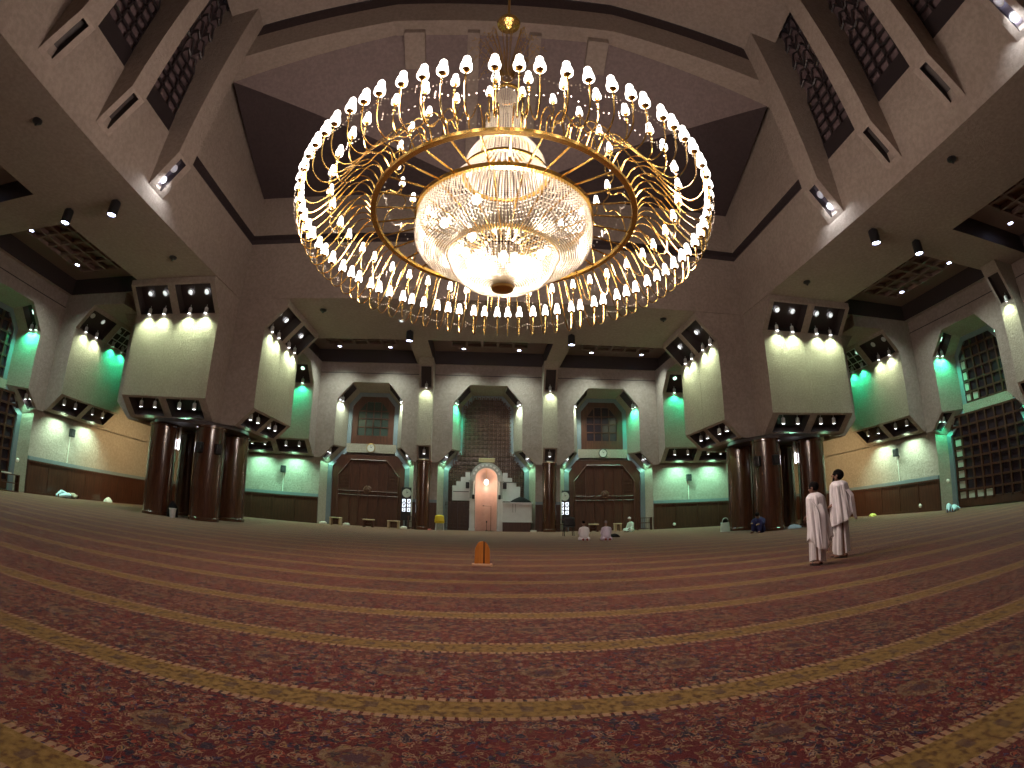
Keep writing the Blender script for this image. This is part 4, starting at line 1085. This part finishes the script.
blob('bundle', (-21.9, 25.0, 0), .28, .2, .26, CREAM, 'cream bundle of cloth by the left wainscot', 'bundle', 4)
blob('bundle', (21.2, 23.0, 0), .36, .2, .16, simple('yellow_cloth', (.50,.44,.10), .9), 'yellow bundle on the carpet by the right wainscot', 'bundle', 5, .6)
blob('bag', (5.55, 22.2, 0), .26, .18, .14, BLACKC, 'flat black bag on the carpet right of the kneeling men', 'bag', 6)
blob('shopping_bag', (13.35, 19.85, 0), .34, .2, .17, SKYB, 'pale plastic bag on the floor at the right pillar', 'bag', 7)
t = thing('water_bottle', 'clear white water bottle standing beside the plastic bag', 'bottle', (14.02, 19.6, 0)); m = MB(); m.lathe([(.06,0),(.07,.02),(.07,.48),(.03,.56),(.03,.6)], 14); m.build('body', CREAM, t, True); m = MB(); m.lathe([(.035,.58),(.035,.64),(0,.65)], 12); m.build('cap', WHITE, t)
t = thing('shoulder_bag', 'pale bag with dark top standing left of the right pillar', 'bag', (11.0, 22.2, 0)); m = MB(); m.surf(lambda u,v: (.26*(1-.15*v)*cos(2*pi*u),.15*sin(2*pi*u)*(1-.3*v),.42*v+.02*sin(6*pi*u)*v), 20, 5); m.build('body', MINT, t, True)
m = MB(); m.ball((0,0,.5),.15,12,7,0,(1.1,.8,.7)); m.build('contents', BLACKC, t, True); m = MB(); m.tube(bez([(-.16,0,.4),(-.1,-.05,.62),(.1,-.05,.62),(.16,0,.4)]), .018, 6); m.build('handle', MINT, t)

# ------------------------------------------------------------------ people
def capsule(mb, pts, rad, n=12):
    """tapered limb with round ends"""
    pts = [V(p) for p in pts]; P, R_ = [], []
    d0 = (pts[0]-pts[1]).normalized(); d1 = (pts[-1]-pts[-2]).normalized()
    P += [pts[0]+d0*rad[0]*.95, pts[0]+d0*rad[0]*.6]; R_ += [rad[0]*.25, rad[0]*.8]
    for i, p in enumerate(pts): P.append(p); R_.append(rad[i])
    P += [pts[-1]+d1*rad[-1]*.6, pts[-1]+d1*rad[-1]*.95]; R_ += [rad[-1]*.8, rad[-1]*.25]
    mb.tube(P, R_, n)
def fused(mb, name, mat, parent, vox=.012, smooth_it=6):
    o = mb.build(name, mat, parent, False, weld=False)
    r = o.modifiers.new('r', 'REMESH'); r.mode = 'VOXEL'; r.voxel_size = vox; r.use_smooth_shade = True
    s_ = o.modifiers.new('s', 'SMOOTH'); s_.iterations = smooth_it; s_.factor = .5
    dg = bpy.context.evaluated_depsgraph_get(); me = bpy.data.meshes.new_from_object(o.evaluated_get(dg))
    o.modifiers.clear(); o.data = me; me.name = name
    me.polygons.foreach_set('use_smooth', [True]*len(me.polygons)); return o
def head_parts(mb, c, fwd, upv, s=1.0):
    """skull, jaw, nose, brow, lips and ears round the head centre c"""
    f = V(fwd).normalized(); u = V(upv).normalized(); r = f.cross(u).normalized(); u = r.cross(f)
    T = lambda x, y, z: V(c) + (r*x + f*y + u*z)*s
    def eb(p, rad, sc):
        n, k = 14, 9; b = len(mb.v)
        for i in range(k+1):
            t_ = pi*i/k
            for a in range(n):
                q = (rad*sc[0]*sin(t_)*cos(2*pi*a/n), rad*sc[1]*sin(t_)*sin(2*pi*a/n), rad*sc[2]*cos(t_)); mb.v.append(tuple(T(p[0]+q[0], p[1]+q[1], p[2]+q[2])))
        for i in range(k):
            for a in range(n):
                e2 = (a+1) % n; mb.f.append((b+i*n+a, b+(i+1)*n+a, b+(i+1)*n+e2, b+i*n+e2)); mb.m.append(0)
    eb((0,-.012,.03), .088, (.86,1.08,1.0)); eb((0,.02,-.035), .07, (.88,1.0,1.05)); eb((0,.055,-.082), .03, (1.2,.9,.8))
    mb.tube([T(0,.085,.025), T(0,.108,-.02), T(0,.102,-.032)], [.010,.019,.014], 8)
    eb((0,.082,.035), .03, (1.9,.5,.5)); eb((0,.088,-.056), .016, (1.7,.7,.6))
    for sg in (-1, 1): eb((sg*.078,-.008,-.005), .03, (.4,.8,1.15)); eb((sg*.045,.062,-.02), .026, (1,.7,.9))
    return T
def hair_cap(parent, T, mat, nme, low=-.02, th=1.05, back=-.05):
    m = MB()
    def fn(u, v):
        a = 2*pi*u; zt = .125; zb = low + (back-low)*max(0, -sin(a)) + .045*max(0, sin(a))
        z = zb+(zt-zb)*v; k = max(0, 1-((z-.03)/.097)**2)**.5
        return T(.079*th*k*cos(a), -.012+.099*th*k*sin(a), z)
    m.surf(fn, 24, 9); return m.build(nme, mat, parent, True)
def hand(mb, w, d, nrm, curl=.5, s=1.0, side=1):
    """palm, four bent fingers of unequal length and a thumb from the palm's side; w wrist, d direction, nrm palm normal"""
    d = V(d).normalized(); nrm = V(nrm).normalized(); x = d.cross(nrm).normalized()*side; w = V(w)
    capsule(mb, [w, w+d*.05*s, w+d*.085*s], [.026*s,.034*s,.032*s], 8)
    for i, L in enumerate((.072,.082,.076,.058)):
        b = w+d*.085*s+x*(.033-.022*i)*s; k = b+d*L*.45*s+nrm*curl*.012*s; e2 = k+(d*(1-curl*.6)+nrm*curl).normalized()*L*.35*s; t2 = e2+(d*(1-curl)+nrm*curl*1.3).normalized()*L*.25*s
        capsule(mb, [b, k, e2, t2], [.0095*s,.009*s,.0085*s,.0075*s], 6)
    b = w+d*.03*s+x*.03*s; capsule(mb, [b, b+(d*.6+x*.7).normalized()*.045*s, b+(d*.9+x*.4+nrm*.3).normalized()*.078*s], [.012*s,.010*s,.009*s], 6)
EYE = simple('dark_eye', (.02,.015,.012), .2)
def eyes(parent, T):
    for sg in (-1, 1): m = MB(); m.ball(T(sg*.032,.083,.012), .010, 8, 6); m.build('eye', EYE, parent, True)

def pilgrim(loc, rz, sc, label, tilt, lean, kind):
    root = thing('person', label, 'person', loc, rz); root.scale = (sc, sc, sc)
    b = MB()
    hx = 0; hz = 1.60; fy = lean
    for sg in (-1, 1):
        step = .05*sg
        capsule(b, [(sg*.09,0,.90),(sg*.10,step+.02,.50),(sg*.10,step-.02,.10)], [.09,.062,.042])
        capsule(b, [(sg*.10,step-.05,.055),(sg*.115,step+.07,.045),(sg*.12,step+.16,.03)], [.042,.04,.03])
    capsule(b, [(0,0,.90),(0,.005,1.1),(0,fy*.5,1.30),(0,fy*.6,1.38)], [.15,.14,.165,.13], 16)
    for sg in (-1, 1): capsule(b, [(0,fy*.6,1.38),(sg*.145,fy*.6,1.37)], [.08,.06])
    capsule(b, [(0,fy*.6,1.40),(0,fy*.85,1.50)], [.062,.056])
    # arms: forearms held in front at the waist
    for sg in (-1, 1):
        el = (sg*.165,-.01+fy*.4,1.10); wr = (sg*.10,.22+fy*.4,1.0)
        capsule(b, [(sg*.15,fy*.6,1.36),el], [.05,.042]); capsule(b, [el, wr], [.042,.028])
        hand(b, wr, (-sg*.75,.45,-.25), (0,-.5,-.8), .55, 1, -sg)
    c = V((0, fy, 1.605)); f = V((tilt[0], cos(radians(tilt[1])), sin(radians(tilt[1])))).normalized(); uu = V((0,-sin(radians(tilt[1])),cos(radians(tilt[1]))))
    T = head_parts(b, c, f, uu, 1.13)
    body = fused(b, 'body', SKIN, root, .0105, 4)
    hair_cap(root, T, HAIR, 'hair', -.03, 1.06, -.075); eyes(root, T)
    if kind == 'right':
        mb = MB()
        def beard(u, v):
            a = pi*(.08+.84*u); return T(.066*cos(a), .018+.062*sin(a), -.055-.055*v+.02*abs(cos(a)))
        mb.surf(beard, 14, 4, False); o = mb.build('beard', HAIR, root, True); o.modifiers.new('s','SOLIDIFY').thickness = .012
    for sg in (-1, 1):
        m = MB(); st = .05*sg; m.prism([(sg*.115+.05*cos(a), st+.05+.135*sin(a)) for a in [2*pi*k/16 for k in range(16)]], lambda x,y: (x,y,0), lambda x,y: (x,y,.022))
        sd = m.build('sandal', BLACK, root); m = MB(); m.tube(bez([(sg*.115-.05,st+.07,.02),(sg*.115,st+.09,.085),(sg*.115+.05,st+.07,.02)]), .012, 6); m.build('strap', BLACK, sd)
    rnd = random.Random(5 if kind == 'right' else 9); ph = [rnd.uniform(0,6.28) for _ in range(5)]
    # lower wrap
    m = MB()
    def low(u, v):
        a = 2*pi*u; z = 1.06-(1.06-.09)*v; fold = 1+(.03+.07*v)*sin(7*a+ph[0]+v)+.05*v*sin(12*a+ph[1])+.02*sin(23*a+ph[3])
        rx = .165+.02*sin(pi*v); ry = .14+.03*v
        return (rx*fold*cos(a), .01+ry*fold*sin(a), z+.03*v*sin(2*a+ph[2]))
    m.surf(low, 72, 22); m.build('lower_wrap', WHITE, root, True)
    # upper wrap, thrown over the shoulders
    m = MB()
    def upw(u, v):
        a = 2*pi*u; ca, sa = cos(a), sin(a)
        if kind == 'right': hem = .80-.20*sa*(1 if sa > 0 else .4)-.16*max(0,-ca)*.6+.03*sin(3*a+1)
        else: hem = .42+.16*max(0,ca)+.10*sin(3*a+ph[3])+.13*max(0,sa)
        zt = 1.52 - .01*abs(ca)
        z = zt+(hem-zt)*v
        sh = min(1, v/.10)**.55
        rx = .066+sh*.152+(.03 if kind=='right' else .045)*v; ry = .075+sh*.10+(.07 if kind=='right' else .08)*v
        fold = 1+sh*(.022+.085*v)*sin(9*a+ph[0]+2.2*v)+(.012+.04*v)*sh*sin(17*a+ph[1]-2*v)+.014*sh*sin(29*a+ph[2]+3*v)
        yb = -.05*v*(1 if kind == 'right' else 1.4)
        return (rx*fold*ca, fy*.7*(1-v)+yb+ry*fold*sa, z-.02*sh*(abs(ca)**3)*(1-v)**3)
    m.surf(upw, 96, 34, True, 0, False); o = m.build('upper_wrap', WHITE, root, True); md = o.modifiers.new('s','SOLIDIFY'); md.thickness = .012
    m = MB()    # loose end thrown back over the shoulder
    def endf(u, v):
        x = -.17+.18*u if kind == 'right' else -.22+.26*u
        y = -.10-.16*min(1,v*3)-.06*v+.03*sin(7*u+2*v); z = 1.47-.05*(1-u)-(.62 if kind == 'right' else 1.05)*v-.10*v*sin(3*u)
        if v < .15: y = -.02-.10*(v/.15)-.06*v; 
        return (x, y+fy*.6*(1-v), z)
    m.surf(endf, 16, 18, False); o = m.build('loose_end', WHITE, root, True); o.modifiers.new('s','SOLIDIFY').thickness = .012
    return root
pilgrim((6.17, 7.89, 0), radians(42), .945, 'person in white wraps in profile, chin raised, taller of the standing pair', (0.1, 14), .02, 'right')
pilgrim((5.22, 7.39, 0), radians(14), .815, 'person in white wraps seen from behind, left of the standing pair', (-.15, -8), .06, 'left')

def sitter(kind, loc, rz, sc, label, robe, hairmat, cap):
    root = thing('person', label, 'person', loc, rz); root.scale = (sc,)*3
    b = MB(); g = MB()
    if kind == 'kneel':
        hip, ch_, hd = V((0,-.02,.24)), V((0,.05,.56)), V((0,.15,.80)); f = V((0,.75,-.65)); uu = V((0,.6,.8))
        knees = [(sg*.14,.40,.10) for sg in (-1,1)]; feet = [(sg*.10,-.14,.05) for sg in (-1,1)]; hands = [(sg*.13,.28,.22) for sg in (-1,1)]
    elif kind == 'cross':
        hip, ch_, hd = V((0,0,.14)), V((0,.04,.50)), V((0,.10,.74)); f = V((0,.9,-.3)); uu = V((0,.3,.95))
        knees = [(sg*.36,.22,.14) for sg in (-1,1)]; feet = [(sg*-.10,.30,.05) for sg in (-1,1)]; hands = [(-.2,.30,.22),(.42,.12,.10)]
    else:
        hip, ch_, hd = V((0,-.05,.13)), V((0,.05,.48)), V((0,.20,.63)); f = V((0,.7,-.7)); uu = V((0,.7,.7))
        knees = [(sg*.14,.30,.44) for sg in (-1,1)]; feet = [(sg*.13,.34,.06) for sg in (-1,1)]; hands = [(-.13,.36,.34),(.15,.36,.38)]
    capsule(b, [hip, (hip+ch_)/2, ch_], [.14,.13,.145], 14); capsule(b, [ch_, ch_*.5+hd*.5, hd], [.07,.055,.05])
    capsule(g, [hip, (hip+ch_)/2, ch_-V((0,0,.02))], [.19 if kind == 'kneel' else .17,.175,.165], 16)
    T = head_parts(b, hd+V((0,.03,.03)), f, uu)
    for i, sg in enumerate((-1, 1)):
        sh = ch_+V((sg*.17,.0,.0)); capsule(g, [ch_+V((0,0,.02)), sh], [.10,.085])
        h = V(hands[i]); el = (sh+h)/2+V((sg*.07,-.06,-.05))
        capsule(b, [sh, el, h], [.05,.04,.028]); capsule(g, [sh, el, el*.2+h*.8], [.085,.068,.052])
        hand(b, h, (h-el), (0,-.2,-1), .35, 1, -sg)
        hj = hip+V((sg*.09,.02,0)); capsule(b, [hj, knees[i], feet[i]], [.09,.062,.042]); capsule(g, [hj, knees[i], V(feet[i])*.85+V(knees[i])*.15], [.13,.10,.075])
        ft = V(feet[i]); capsule(b, [ft, ft+(V((0,-.14,0)) if kind == 'kneel' else V((sg*.02,.15,-.02)))], [.042,.034])
    if kind == 'kneel':
        for i in range(5): capsule(g, [(-.2+.1*i,-.05,.08),(-.2+.1*i,.15,.08)], [.09,.09])
    if kind == 'cross': capsule(g, [(-.32,.2,.1),(.30,.2,.1)], [.11,.11])
    fused(b, 'body', SKIN, root, .0115, 3); fused(g, 'robe', robe, root, .02, 5)
    hair_cap(root, T, hairmat, cap, .0, 1.07, -.06); eyes(root, T)
    if kind == 'kneel':
        for sg in (-1,1): m = MB(); m.surf(lambda u,v,sg=sg: (sg*.10+.05*cos(2*pi*u)*(1-.3*v), -.27-.04*v, .06+.05*sin(2*pi*u)), 14, 2); m.build('sock', RED, root, True)
    return root
sitter('kneel', (3.72, 20.0, 0), 0, .82, 'kneeling person in white robe seen from behind, left of the kneeling pair', WHITE, HAIR, 'hair')
sitter('kneel', (4.58, 19.8, 0), 0, .82, 'kneeling person in lilac robe seen from behind, right of the kneeling pair', LILAC, simple('grey_cap', (.16,.13,.14), .9), 'cap')
sitter('cross', (7.95, 27.6, 0), radians(115), .95, 'seated person in pale green robe and white cap near the back wall', MINT, WHITE, 'cap')
sitter('crouch', (10.95, 18.9, 0), radians(125), 1.1, 'crouching person in dark blue clothes against the right pillar', NAVY, HAIR, 'hair')
def lier(loc, rz, label, robe, top):
    root = thing('person', label, 'person', loc, rz); b = MB(); g = MB(); k = MB()
    # lies along +x: feet at 0, head at 1.6
    T = head_parts(b, V((1.56,0,.14)), (.15,-.2,.95), (1,0,.1))
    capsule(b, [(.82,0,.13),(1.1,0,.14),(1.3,0,.14)], [.13,.13,.14]); capsule(b, [(1.3,0,.14),(1.48,0,.14)], [.06,.055])
    capsule(k, [(.80,0,.14),(1.05,0,.15),(1.32,0,.15)], [.16,.155,.165])
    for sg in (-1, 1):
        kn = (.45, sg*.12, .30 if sg > 0 else .13); capsule(b, [(.82,sg*.09,.13), kn, (.08,sg*.12,.06)], [.09,.06,.042]); capsule(b, [(.08,sg*.12,.06),(.03,sg*.13,.17)], [.04,.03])
        capsule(g, [(.84,sg*.09,.14), kn, (.12,sg*.12,.08)], [.15,.115,.085])
        el = (1.05, sg*.28, .10); h = (.95, sg*.10, .26); capsule(b, [(1.32,sg*.17,.14), el, h], [.05,.04,.028]); capsule(k, [(1.32,sg*.16,.14), el, V(el)*.3+V(h)*.7], [.08,.065,.05]); hand(b, h, (-.5,-sg*.8,-.1), (0,0,-1), .3, 1, sg)
    fused(b, 'body', SKIN, root, .0115, 3); fused(g, 'robe', robe, root, .018, 5); fused(k, 'shirt', top, root, .018, 5)
    hair_cap(root, T, HAIR, 'hair', -.02, 1.06, -.07); eyes(root, T)
lier((-21.75, 20.5, 0), radians(88), 'person lying by the left wainscot with pale blue robe over the legs', SKYB, simple('beige_shirt', (.35,.30,.22), .9))
lier((19.75, 16.1, 0), radians(28), 'person in pale blue robe lying on the carpet at right side wall', SKYB, SKYB)
# low shelf at the left edge
t = thing('book_shelf', 'low dark shelf with white papers against the left side wall', 'bookshelf', (-22.0, 17.3, 0), pi/2)
m = MB(); m.box(-.6,.6,-.15,.15,0,.04); m.box(-.6,.6,-.15,.15,.38,.42); m.box(-.6,.6,-.15,.15,.76,.80)
for a in (-.6,.6): m.box(a-.03,a+.03,-.15,.15,0,.8)
m.build('frame', WOODD, t); 
for k in range(2):
    m = MB(); m.box(-.4,.1,-.1,.1,.80+.03*k,.83+.03*k); m.build('papers', CREAM, t)
